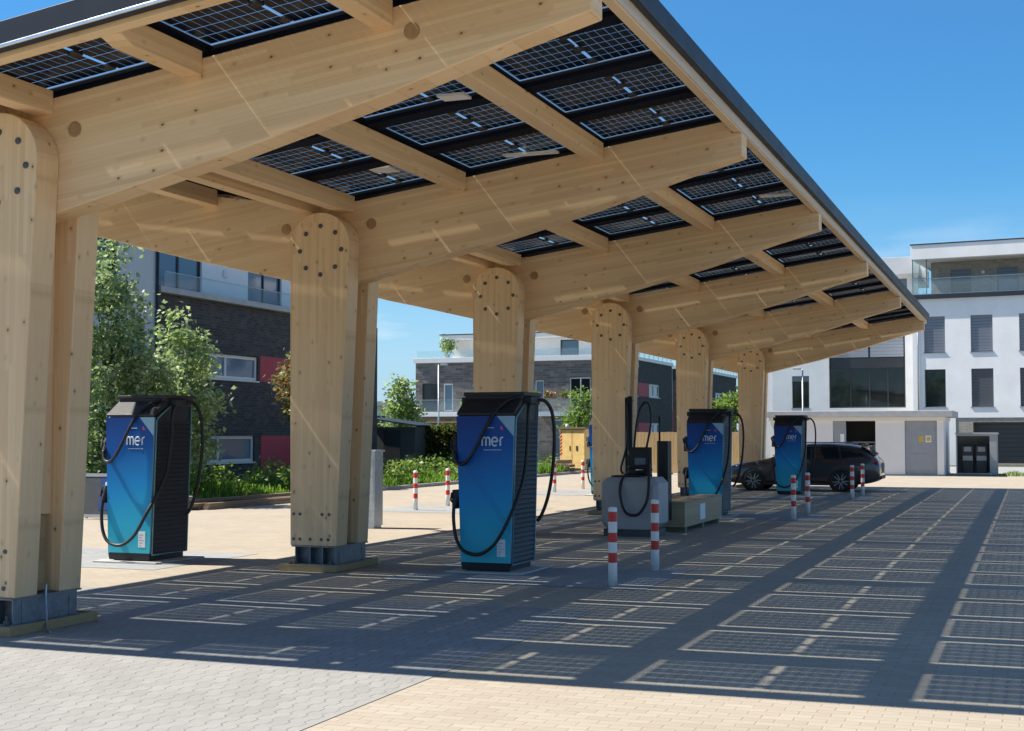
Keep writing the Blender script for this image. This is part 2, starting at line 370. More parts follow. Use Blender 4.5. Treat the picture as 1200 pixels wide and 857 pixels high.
# ------------------------------------------------------------------ ground
def sheet(name,x0,x1,y0,y1,z,mat):
    m=MB(); m.face([(x0,y0,z),(x1,y0,z),(x1,y1,z),(x0,y1,z)]); return structure(m.build(name,mat))
sheet('ground',-900,900,-300,1500,-.012,M_GROUND)
sheet('yard_paving',-18.8,40,-12,66,0.,M_PAVE)
sheet('access_road',-60,60,66.2,78,-.006,M_PAVS)
sheet('grey_paving_apron',-11.6,-4.07,-12,13.2,.004,M_PAVG)
for y0,y1 in ((15.1,17.7),(28.2,31.0),(37.6,41.0)):
    for x0,x1 in ((-14.2,-10.6),(-7.4,-4.1)):
        sheet('charging_island_paving',x0,x1,y0,y1,.004,M_PAVS)
k=MB()
y=20.
while y<62:
    k.box(-18.93,-18.80,y,y+.98,-.05,.11); y+=1.
structure(k.build('kerb',M_KERB,bevel=.012))

# ------------------------------------------------------------------ canopy
YC=[9.823,15.777,22.066,28.921,36.612,45.004]
XC=-8.60
SL=.134
def plane(x): return 4.94+SL*(abs(x-XC)-.36)
canopy=thing('solar_canopy','long timber carport roof of solar panels on six round-topped wooden columns','canopy',(0,0,0))
# column
def column_mesh():
    m=MB()
    def outline():
        p=[(-.39,.316),(.275,.316),(.44,4.12)]
        cx,cz,r=.0,4.18,.437
        for k in range(0,17):
            a=math.pi*k/16; p.append((cx+r*math.cos(a),cz+r*math.sin(a)))
        p.append((-.425,4.0)); return p
    o=outline(); o=[q for i,q in enumerate(o) if i!=2]
    m.prism(o,'y',0.,.30); m.prism(o,'y',.602,.90)
    m.box(-.29,.17,.30,.602,1.02,3.6)
    m.box(-.27,.15,.34,.56,.33,1.02,1)
    return m
def steel_foot_mesh():
    m=MB()
    for y0 in (.02,.66):
        for x in (-.33,-.12,.06,.235): m.box(x,x+.014,y0,y0+.22,.085,.315)
        m.box(-.34,.255,y0+.105,y0+.117,.085,.315)
    m.box(-.36,.27,-.02,.92,.300,.3155); m.box(-.36,.27,.0,.9,.07,.088)
    m.box(.236,.250,.05,.86,.088,.300)
    for x in (-.3,.2):
        for y0 in (.0,.28,.62,.88):
            m.lathe([(.03,0),(.03,.035),(.014,.035),(.014,.075)],8,1,Matrix.Translation((x,y0 if y0<.5 else y0,.088)))
    return m
bolt=MB(); bolt.lathe([(.031,0),(.031,.006),(.026,.012),(.012,.014)],14,0,Matrix.Rotation(math.pi/2,4,'X'))
bolt_o=None; col0=None
sbolt=MB(); sbolt.lathe([(.02,0),(.02,.008),(.010,.010)],10,0,Matrix.Rotation(math.pi/2,4,'X'))
for i,yc in enumerate(YC):
    if i==0:
        c=column_mesh().build('column',[W_COL,W_FORM],canopy,(XC,yc,0),bevel=.010)
        steel_foot_mesh().build('steel_foot',[plain('shaded_foot_steel',(.20,.215,.24),.5,.6,.25,14.),M_BOLT],c)  # darker copy of the galvanised steel, shade put into its colour
        for k in range(8):
            a=2*math.pi*k/8
            p=(.02+.30*math.sin(a),-.001,4.12+.315*math.cos(a))
            if bolt_o is None: bolt_o=bolt.build('bolt',M_BOLT,c,p,smooth=False)
            else:
                b=bolt_o.copy(); COL.objects.link(b); b.location=p
        sb=None
        for z,xs in ((.72,(-.34,-.25,.07,.17)),(.40,(-.34,-.25,-.10,.06,.16))):
            for x in xs:
                if sb is None: sb=sbolt.build('bolt',M_BOLT,c,(x,-.001,z))
                else:
                    b=sb.copy(); COL.objects.link(b); b.location=(x,-.001,z)
        col0=c
    else:
        c=copy_tree(col0,canopy); c.location=(XC,yc,0)
# beams (two wings per frame)
def beam_mesh(sg):
    pts=[(.0,3.655),(.42,3.735),(1.62,4.015),(2.17,4.135),(3.67,4.525),(4.735,4.845),(5.45,5.035),(5.45,5.305),(5.32,5.31),(5.32,plane(XC+5.32)-.14),(0.,plane(XC+.36)-.20)]
    m=MB(); p=[(sg*a,b) for a,b in pts]
    if sg<0: p=p[::-1]
    m.prism(p,'y',.303,.599); return m
for i,yc in enumerate(YC):
    for sg in (1,-1):
        if i==0:
            if sg==1: bR=beam_mesh(1).build('beam',W_BEAM,canopy,(XC+.0015,yc,0),bevel=.012)
            else: bL=beam_mesh(-1).build('beam',W_BEAM,canopy,(XC-.0015,yc,0),bevel=.012)
        else:
            b=(bR if sg==1 else bL).copy(); COL.objects.link(b); b.location=(XC+.0015*sg,yc,0)
# purlins between beams
YF,YB=8.98,46.48
ends=[YF]+[v for yc in YC for v in (yc+.303,yc+.599)]+[YB]
PX=(.26,1.83,3.65)     # offset of outer faces from centre line ... each .20 wide
for sg in (1,-1):
    for px in PX:
        xa,xb=px-.10,px+.10
        for k in range(0,len(ends),2):
            y0,y1=ends[k]+.002,ends[k+1]-.002
            m=MB(); zt=plane(XC+px)-.075; zb=zt-.215
            if k==0: poly=[(y0,zb+.05),(y0+.16,zb),(y1,zb),(y1,zt),(y0,zt)]
            elif k==len(ends)-2: poly=[(y0,zb),(y1-.16,zb),(y1,zb+.05),(y1,zt),(y0,zt)]
            else: poly=[(y0,zb),(y1,zb),(y1,zt),(y0,zt)]
            # extrude along x
            m.prism(poly,'x',min(sg*xa,sg*xb),max(sg*xa,sg*xb)); m.build('purlin',W_PURLIN,canopy,(XC,0,0),bevel=.008)
    # edge beam and gutter along the free edge
    m=MB(); a,b=5.34,5.44
    m.box(min(sg*a,sg*b),max(sg*a,sg*b),YF-.10,YB+.1,5.31,5.54); e=m.build('edge_beam',[W_EDGE],canopy,(XC,0,0),bevel=.006)
    m=MB(); m.box(min(sg*5.442,sg*5.45),max(sg*5.442,sg*5.45),YF-.10,YB+.1,5.325,5.54); m.build('edge_board',W_PALE,canopy,(XC,0,0))
    m=MB()
    g0,g1=5.452,5.53
    m.box(min(sg*g0,sg*g1),max(sg*g0,sg*g1),YF-.2,YB+.2,5.435,5.64); m.build('gutter',M_ANTHR,canopy,(XC,0,0),bevel=.01)
    # front and back edge boards and flashings
    for yy,nm in ((YF-.13,'f'),(YB,'b')):
        def strip(y0,y1,d0,d1,mat,name,xa=.0015,xb=5.335):
            m=MB(); n=1
            p=[(sg*xa,plane(XC+xa+.0)-d0),(sg*xb,plane(XC+xb)-d0),(sg*xb,plane(XC+xb)-d1),(sg*xa,plane(XC+xa)-d1)]
            if sg<0: p=p[::-1]
            m.prism(p,'y',y0,y1); return m.build(name,mat,canopy,(XC,0,0),bevel=.005)
        strip(yy,yy+.128,.24,.06,W_FRONT,'edge_beam')
        if nm=='f':
            strip(yy-.105,yy-.005,.20,-.02,M_ANTHR,'flashing',.0015,5.45)
            strip(yy-.125,yy-.107,.205,.175,M_ALU,'drip_edge',.0015,5.45)
        else:
            strip(yy+.135,yy+.235,.20,-.02,M_ANTHR,'flashing',.0015,5.45)
m=MB(); m.box(-.125,.125,YF-.1,YB+.1,plane(XC+.3)-.07,plane(XC+.3)-.05); m.build('valley_gutter',M_ANTHR,canopy,(XC,0,0))
for sg in (1,-1):
    for a,b in ((1.822,1.898),(3.602,3.678)):
        m=MB(); p=[(sg*a,plane(XC+a)-.04),(sg*b,plane(XC+b)-.04),(sg*b,plane(XC+b)-.008),(sg*a,plane(XC+a)-.008)]
        if sg<0: p=p[::-1]
        m.prism(p,'y',YF,YB); m.build('gap_stop_strip',M_RAIL,canopy,(XC,0,0))  # added black strip, stops sky and sun coming through between panel columns
# solar panels and their rails
bc=[y+.60 for y in YC]
rows=[]; gaps=[]
rows.append((YF+.02,bc[0]-.14)); gaps.append(bc[0])
for i,n in enumerate((4,4,5,5,6)):
    p=(bc[i+1]-bc[i])/n
    for j in range(n):
        a=bc[i]+j*p; rows.append((a+.14,a+p-.14)); gaps.append(a+p)
rows.append((bc[-1]+.14,YB-.02))
PW=1.68
def panel_mesh(L,m=None,T=None):
    m=m or MB(); T=T or Matrix.Identity(4); h=PW/2; l=L/2
    def f(z,flip):
        q=[(-h,-l,z),(h,-l,z),(h,l,z),(-h,l,z)]; u=[(0,0),(PW,0),(PW,1),(0,1)]
        if flip: q=q[::-1]; u=u[::-1]
        m.face([T@Vector(p) for p in q],0 if flip else 2,u)
    f(0,True); f(.006,False)
    for x in (0.,):
        for yy in (-.38,0.,.36): m.box(-.045,.045,yy*L-.05,yy*L+.05,-.028,-.001,1,T)
        m.tube([T@Vector(p) for p in spline([(0,-.33*L,-.02),(.03,-.2*L,-.05),(-.02,-.08*L,-.03),(0,0,-.02)],4)],.006,5,1)
    return m
def frame_mesh(L,m=None,T=None):
    m=m or MB(); T=T or Matrix.Identity(4); h=PW/2; l=L/2
    m.box(-h-.008,h+.008,-l-.012,-l-.001,-.03,.008,0,T); m.box(-h-.008,h+.008,l+.001,l+.012,-.03,.008,0,T)
    m.box(-h-.009,-h-.001,-l,l,-.03,.008,0,T); m.box(h+.001,h+.009,-l,l,-.03,.008,0,T)
    return m
cache={}; cnt=0
PCX=(.97,2.75,4.53)
order=[]
for r,(a,b) in enumerate(rows):
    for sg in (1,-1):
        for q in range(3):
            near = (sg==1) or r<9
            order.append((near,r,sg,q))
keep=[o for o in order if o[0]][:100]; rest=[o for o in order if o not in set(keep)]
ang=math.atan(SL)
restp=MB(); restf=MB()
for near,r,sg,q in order:
    a,b=rows[r]; L=round(b-a,3); x=XC+sg*PCX[q]
    loc=Vector((x,(a+b)/2,plane(x)))
    if (near,r,sg,q) in keep:
        if L not in cache:
            pm=panel_mesh(L).build('solar_panel',[M_PANEL,M_BLACK2,M_CLEAR],canopy); fm=frame_mesh(L).build('frame',M_RAIL,pm); cache[L]=(pm,fm); p=pm
        else:
            pm,fm=cache[L]; p=pm.copy(); COL.objects.link(p); f=fm.copy(); COL.objects.link(f); f.parent=p
        p.location=loc; p.rotation_euler=(0,-sg*ang,0)
    else:
        T=Matrix.Translation(loc)@Matrix.Rotation(-sg*ang,4,'Y')
        panel_mesh(L,restp,T); frame_mesh(L,restf,T)
if restp.v:
    o=restp.build('solar_panels',[M_PANEL,M_BLACK2,M_CLEAR],canopy); stuff(o); f=restf.build('frame',M_RAIL,o)
for gy in gaps:
    for sg in (1,-1):
        m=MB(); xa,xb=.14,5.33
        p=[(sg*xa,plane(XC+xa)-.075),(sg*xb,plane(XC+xb)-.075),(sg*xb,plane(XC+xb)-.012),(sg*xa,plane(XC+xa)-.012)]
        if sg<0: p=p[::-1]
        m.prism(p,'y',gy-.1265,gy+.1265); m.build('support_rail',M_RAIL,canopy,(XC,0,0))
# a few pale cable covers under the modules, as on the real roof
for (x,y,lx,ly) in ((-5.55,13.05,.30,.22),(-5.35,11.2,.5,.3),(-5.75,15.95,.7,.12),(-3.7,21.6,.5,.14),(-7.1,21.4,.3,.3),(-7.4,15.2,.3,.3)):
    z=plane(x)-.055; m=MB(); m.box(x-lx/2,x+lx/2,y-ly/2,y+ly/2,z-.02,z+.005); m.build('cable_cover',M_WHITEP,canopy)
pl=MB(); pl.lathe([(.072,0),(.072,.003),(.06,.006)],18,0,Matrix.Rotation(math.pi/2,4,'X')); pg=None
W_PLUG=wood('dowel_plug_wood','zxy',base=((.36,.21,.10),(.47,.30,.16)),knot=.3)
for i,yc in enumerate(YC):
    for dx,z in ((.60,4.48),(-.66,4.47))+(((3.92,5.03),) if i==0 else ()):
        if pg is None: pg=pl.build('wood_plug',W_PLUG,canopy,(XC+dx,yc+.302,z))
        else: q=pg.copy(); COL.objects.link(q); q.location=(XC+dx,yc+.302,z)

# formwork frames round the column feet
first=['nearest the camera','second from the camera','behind the second blue charger','beside the grey cabinet','by the fourth charger','farthest from the camera']
pos=['nearest','second nearest','third','fourth','fifth','farthest']
for i,yc in enumerate(YC):
    m=MB(); a,b,c,d=-.47,.36,-.15,1.05
    m.box(a,b,c,c+.04,0,.085); m.box(a,b,d-.04,d,0,.085); m.box(a,a+.04,c+.042,d-.042,0,.085); m.box(b-.04,b,c+.042,d-.042,0,.085)
    m.box(a+.042,b-.042,c+.042,d-.042,.0,.065,1)
    tag(m.build('formwork_frame',[W_FORM,M_PLINTH],None,(XC,yc,.0045),bevel=.004),'low wooden formwork frame round the foot of the %s canopy column'%pos[i],'formwork','formwork frames round the column feet')
m=MB(); m.tube(spline([(.272,.42,.40),(.285,.40,.28),(.33,.36,.14),(.40,.28,.03),(.5,.2,.012)],6),.011,7)
tag(m.build('earth_strap',M_GALV,None,(XC,YC[0],.0)),'thin grey earthing strap hanging from the nearest column onto the paving','cable')

# ------------------------------------------------------------------ blue chargers
def graphic_mat():
    g=G('charger_front_print'); x=g.xyz(g.co()); z=x[2]; X=x[0]
    t=g.M('ADD',g.mr(z,.1,1.98,0.,1.),g.M('MULTIPLY',X,-.10))
    c=g.ramp(t,[(0.,(.05,.46,.55)),(.22,(.02,.40,.60)),(.5,(.005,.24,.58)),(.78,(.005,.095,.39)),(1.,(.007,.05,.25))])
    # lighter diagonal corner at the top right
    d=g.M('SUBTRACT',g.M('ADD',g.M('MULTIPLY',X,1.12),z),2.137)
    c=g.mix(g.mr(d,.0,.012,0.,.9),c,(.33,.54,.70))
    # faint darker diagonal band
    d2=g.M('ABSOLUTE',g.M('SUBTRACT',g.M('ADD',z,g.M('MULTIPLY',X,1.35)),1.0))
    c=g.mix(g.mr(d2,.05,.075,.14,0.),c,(.0,.06,.25))
    g.col(c); g.inp('Roughness',.42); g.inp('Specular IOR Level',.3); return g.m
M_PRINT=graphic_mat()
BL,BR,TL,TR=-.33,.33,-.40,.385
def xw(z,side):
    t=z/1.98; return (BL+(TL-BL)*t) if side<0 else (BR+(TR-BR)*t)
def letter_strokes():
    """'mer' as round-ended strokes in a 1-high x-height box"""
    st=[]
    def arc(cx,cz,r,a0,a1,n=10,sx=1.): return [(cx+sx*r*math.cos(R(a0+(a1-a0)*k/n)),cz+r*math.sin(R(a0+(a1-a0)*k/n))) for k in range(n+1)]
    # m
    st.append([(0,0),(0,.62)]+arc(.28,.62,.28,180,0)+[(.56,0)])
    st.append([(.56,.62)]+arc(.84,.62,.28,180,0)+[(1.12,0)])
    # e
    e=[(1.43,.46),(2.27,.46)]+arc(1.85,.45,.45,2,310,18,.95); st.append(e)
    # r
    st.append([(2.68,0),(2.68,.58)]+arc(3.0,.58,.32,180,70,8))
    return st
def charger_master(loc):
    t=thing('charging_station','x','charger',loc)
    m=MB()   # body shell
    prof=[(.03,.10),(.03,1.90),(.07,1.985),(.40,2.17),(.90,2.17),(.90,.10)]
    def xx(z,s): return xw(min(z,1.98),s)-(.012*s)
    n=len(prof); L=[(xx(z,-1),y,z) for y,z in prof]; Rr=[(xx(z,1),y,z) for y,z in prof]
    m.face(L[::-1][::-1],0); m.face(Rr[::-1],0)
    for k in range(n):
        j=(k+1)%n; m.face([L[k],Rr[k],Rr[j],L[j]][::-1],0)
    m.box(-.29,.29,.07,.86,0.022,.10,1)
    body=m.build('cabinet',[M_BLACK2,M_BLACK],t)
    m=MB()  # front panel
    z0,z1=.135,1.975
    a=[(xw(z0,-1),0,z0),(xw(z0,1),0,z0),(xw(z1,1),0,z1),(xw(z1,-1),0,z1)]
    b=[(p[0],.029,p[2]) for p in a]
    m.face(a,0); m.face(b[::-1],1)
    for k in range(4): m.face([a[k],b[k],b[(k+1)%4],a[(k+1)%4]],1)
    fp=m.build('front_panel',[M_PRINT,M_TEAL],t)
    # lettering on the panel
    m=MB(); s=.152; ox,oz=-.045,1.60
    for st in letter_strokes(): m.tube([(ox+q[0]*s*.60,-.0035,oz+q[1]*s*.78) for q in st],.0105,6)
    for k in range(11): m.box(ox+.02+k*.022,ox+.02+k*.022+.017,-.003,-.0005,1.545,1.553)
    for k in range(6): m.box(ox+.03+k*.022,ox+.03+k*.022+.017,-.003,-.0005,1.822,1.832)
    lg=m.build('lettering',M_LOGO,fp)
    m=MB(); m.box(.20,.222,-.0035,-.0005,1.805,1.85); m.box(.212,.238,-.0030,-.0006,1.80,1.825); m.build('emblem',M_PINK,fp)
    m=MB(); m.box(.155,.265,-.003,-.0005,.215,.43); m.build('sticker',[M_LABEL],fp)
    m=MB()
    for k in range(5): m.box(.168,.168+.03+.012*((k*7)%5),-.0042,-.0031,.235+k*.036,.243+k*.036)
    m.build('sticker_print',M_GREYL,fp)
    m=MB(); m.face([(xw(.03,-1)+.01,.01,.04),(xw(.03,1)-.01,.01,.04),(xw(.13,1),.0,.132),(xw(.13,-1),.0,.132)]); m.box(xw(.1,-1)+.01,xw(.1,1)-.01,.012,.06,.04,.131); m.build('kick_plate',M_BLACK,t)
    # louvred sides with teal rim
    for sd in (1,-1):
        m=MB()
        for k in range(30):
            z=.16+k*.060
            zt=z+.038; x0=xw(z,sd)
            m.prism([(sd*(abs(x0)-.012),z),(sd*(abs(x0)+.016),z-.012),(sd*(abs(xw(zt,sd))-.012),zt)][::sd],'y',.075,.86)
        m.build('louvre',M_LOUV,t)
        m=MB(); rim=[(.05,.11),(.05,1.93),(.09,1.975),(.40,2.15),(.875,2.15),(.875,.11),(.05,.11)]
        m.tube([(xw(min(z,1.98),sd)+sd*.006,y,z) for y,z in rim],.011,6); m.build('side_trim',M_TEAL,t,smooth=True)
    m=MB()  # sloping cap and roof box
    m.prism([(.005,1.978),(.0,2.015),(.28,2.20),(.28,2.27),(.94,2.27),(.94,2.19),(.42,2.185)],'x',TL+.0,TR-.0)
    m.box(TL-.015,TR+.03,.26,.96,2.235,2.285)
    m.box(TR-.09,TR+.10,.36,.70,2.13,2.225); m.box(TL-.08,TL+.09,.36,.70,2.13,2.225)
    m.build('roof_cap',M_BLACK2,t,bevel=.012)
    # cables
    def cab(pts,r=.023): 
        m=MB(); m.tube(spline(pts,8),r,8); return m.build('charging_cable',M_RUBBER,t,smooth=True)
    def plug(p,q,par):
        m=MB(); p=Vector(p); q=Vector(q); d=(q-p).normalized()
        m.tube([p,p+d*.10,p+d*.13,p+d*.2],[.030,.034,.045,.045],9); m.tube([p+d*.02,p+d*.02+Vector((-.05,0,.05)),p+d*.14+Vector((-.07,0,.03))],.015,6)
        return m.build('plug',M_BLACK2,par)
    c1=cab([(.40,.50,2.20),(.25,.22,2.19),(.12,.02,2.03),(.03,-.05,1.84),(-.08,-.07,1.62),(-.18,-.08,1.45),(-.28,-.08,1.37),(-.37,-.06,1.40),(-.42,-.02,1.52)])
    plug((-.415,-.01,1.50),(-.42,.05,1.62),c1)
    c2=cab([(.44,.45,2.18),(.455,.33,2.05),(.455,.30,1.7),(.44,.22,1.25),(.40,.05,.92),(.33,-.08,.67),(.18,-.11,.40),(.02,-.12,.27),(-.12,-.12,.245),(-.27,-.11,.30),(-.37,-.08,.45),(-.42,-.04,.68),(-.43,.0,.86)])
    plug((-.43,.0,.84),(-.40,.04,1.0),c2)
    c3=cab([(.46,.62,2.19),(.56,.68,2.17),(.64,.72,2.02),(.665,.74,1.7),(.64,.74,1.3),(.58,.73,.95),(.50,.72,.72),(.44,.70,.62)])
    for z0,z1 in ((1.38,1.66),(.80,1.04)): m=MB(); m.box(-.47,-.40,.02,.22,z0,z1); m.build('plug_holder',M_BLACK2,t,bevel=.012)
    return t
CH=[(-6.455,16.22),(-11.52,15.84),(-6.46,28.75),(-6.50,39.55),(-11.41,37.6)]
CL=['blue charging station in the middle foreground with its cables looped across the front',
    'sunlit blue charging station at the left beside the nearest wooden column',
    'blue charging station behind the long wooden crate with bushes showing over its top',
    'farthest blue charging station in front of the dark estate car',
    'blue charging station mostly hidden behind the fourth wooden column near the yellow shed']
ch0=charger_master((CH[0][0],CH[0][1],.0))
chs=[ch0]
for k in range(1,5):
    c=copy_tree(ch0); c.location=(CH[k][0],CH[k][1],0); chs.append(c)
for c,l in zip(chs,CL): c['label']=l; c['group']='blue charging stations'
for k,(x,y) in enumerate(CH):
    m=MB(); m.box(-.5,.52,-.12,1.05,.0,.022); structure(m.build('concrete_pad',M_PLINTH,None,(x,y,.0045),bevel=.006))

# ------------------------------------------------------------------ bollards
def bollard(loc):
    m=MB(); r=.052; pr=[]
    bands=[(0,.36,0),(.36,.47,1),(.47,.61,0),(.61,.71,1),(.71,.77,0),(.77,.86,1),(.86,.885,0)]
    bands=[(0,.265,0),(.265,.38,1),(.38,.50,0),(.50,.61,1),(.61,.735,0),(.735,.85,1),(.85,.885,0)]
    for a,b,c in bands: pr += [(r,a,c),(r,b-.0001,c)]
    pr += [(r*.85,.898,0),(r*.4,.905,0)]
    m.lathe(pr,18); o=m.build('bollard',[M_WHITEP,M_REDP],None,loc)
    for p in o.data.polygons: p.use_smooth=len(p.vertices)==4
    return o
BO=[(-4.555,15.41,'red and white bollard nearest the camera, beside the front blue charger'),(-4.555,17.32,'red and white bollard in front of the grey power cabinet, just behind the nearest bollard'),
    (-4.60,28.6,'left bollard of the pair standing before the dark estate car'),(-4.60,30.5,'right bollard of the pair standing before the farthest charger'),
    (-4.56,38.1,'red and white bollard in front of the rear wheel of the dark car'),(-4.54,40.35,'red and white bollard by the tail of the dark car'),
    (-13.30,29.07,'red and white bollard left of the green hedge in the sunlit yard'),(-13.35,31.06,'red and white bollard close to the left edge of the middle charger'),
    (-13.45,39.4,'red and white bollard before the pallet stack'),(-13.45,42.2,'red and white bollard before the yellow shed doors')]
b0=None
for x,y,l in BO:
    if b0 is None: o=b0=bollard((x,y,.004))
    else: o=b0.copy(); COL.objects.link(o); o.location=(x,y,.004)
    tag(o,l,'bollard','red and white bollards')

# ------------------------------------------------------------------ grey power cabinet, kiosk, crate
t=thing('power_cabinet','light grey power cabinet with chamfered corners and a coiled black cable on top','cabinet',(-6.47,22.87,.004))
m=MB()
def oct(w,h,c): return [(-w+c,0.12),(w-c,.12),(w,.12+c),(w,h-c),(w-c,h),(-w+c,h),(-w,h-c),(-w,.12+c)]
a=oct(.50,1.0,.10); b=oct(.42,.93,.10)
m.prism(a,'y',.06,.75)
A=[(p[0],.06,p[1]) for p in a]; B=[(p[0],.0,p[1]) for p in b]
for k in range(8): m.face([B[k],A[k],A[(k+1)%8],B[(k+1)%8]][::-1])
m.face(B)
m.build('housing',M_GREYS,t,bevel=.006)
m=MB(); m.box(-.46,.46,.03,.72,0,.119); m.build('base',M_SHADE,t)
m=MB(); m.tube(spline([(.30,.2,1.25),(.36,-.02,.95),(.34,-.08,.62),(.18,-.09,.38),(-.04,-.09,.42),(-.14,-.06,.75),(-.10,.05,1.02),(.04,.2,1.07)],8),.024,8); 
m.tube(spline([(.12+.20*math.cos(q*.6),.28+.18*math.sin(q*.6),1.03+.009*q) for q in range(22)],4),.022,7); m.build('charging_cable',M_RUBBER,t,smooth=True)
m=MB(); m.box(-.34,-.22,.1,.4,1.0,1.03); m.box(-.15,.15,.15,.45,1.0,1.02); m.build('lid_plate',M_BLACK2,t)
t=thing('charging_kiosk','slim black charging kiosk with small screen and tall cable poles just behind the grey cabinet','kiosk',(-6.50,23.72,.004))
m=MB(); m.box(-.185,.175,0,.16,.36,1.51); m.box(-.10,.10,.02,.14,0,.36); m.box(.27,.47,.12,.40,.22,1.62); m.build('case',M_BLACK,t,bevel=.012)
m=MB(); m.box(-.10,.10,-.004,-.0005,1.20,1.32); m.build('screen',M_GLASSB,t)
m=MB(); m.box(-.08,.06,-.004,-.0005,1.10,1.135); m.build('text_plate',M_LABEL,t)
m=MB(); m.box(.275,.30,.114,.1185,.30,1.60); m.build('side_strip',plain('olive_strip',(.16,.15,.04),.4),t)
for pa,pr_ in (([(.30,.2,1.6),(.30,.2,2.05)],.018),([(-.27,.3,.0),(-.27,.3,2.42)],.045),([(-.335,.33,.05),(-.34,.33,2.40)],.03)): m=MB(); m.tube(pa,pr_,9); m.build('pole',M_BLACK2,t,smooth=True)
m=MB(); m.tube(spline([(-.20,.25,1.0),(-.17,.25,1.6),(-.10,.25,2.1),(.02,.22,2.30),(.13,.18,2.22),(.16,.12,1.9),(.10,.06,1.5)],8),.020,8)
m.tube(spline([(-.30,.25,2.3),(-.30,.22,1.6),(-.40,.18,1.15),(-.36,.15,1.03)],8),.02,8); m.build('charging_cable',M_RUBBER,t,smooth=True)

t=thing('wooden_crate','long low wooden crate with a white label behind the black kiosk','crate',(-6.03,24.1,.004))
m=MB(); m.box(-.24,.24,0,3.1,.09,.52)
m.build('box',W_CRATE,t,bevel=.006)
m=MB(); m.box(-.25,.25,-.02,3.12,.521,.545); m.build('lid',W_CRATE,t,bevel=.004)
for y in (.1,1.5,2.85): m=MB(); m.box(-.22,.22,y,y+.12,0,.089); m.build('skid',W_OLD,t)
m=MB(); m.box(.2405,.2435,1.2,1.62,.16,.45); m.build('label_sheet',M_LABEL,t)

# steel cabinet behind second column
m=MB(); m.box(-.22,.22,0,.35,.05,1.42); m.box(-.25,.25,-.03,.38,1.42,1.45); m.box(-.2,.2,.02,.33,0,.05); m.box(.18,.19,-.006,-.0005,.5,1.3)
tag(m.build('steel_cabinet',M_GALV,None,(-11.62,23.1,.0),bevel=.008),'narrow galvanised steel cabinet standing just right of the second column','cabinet')

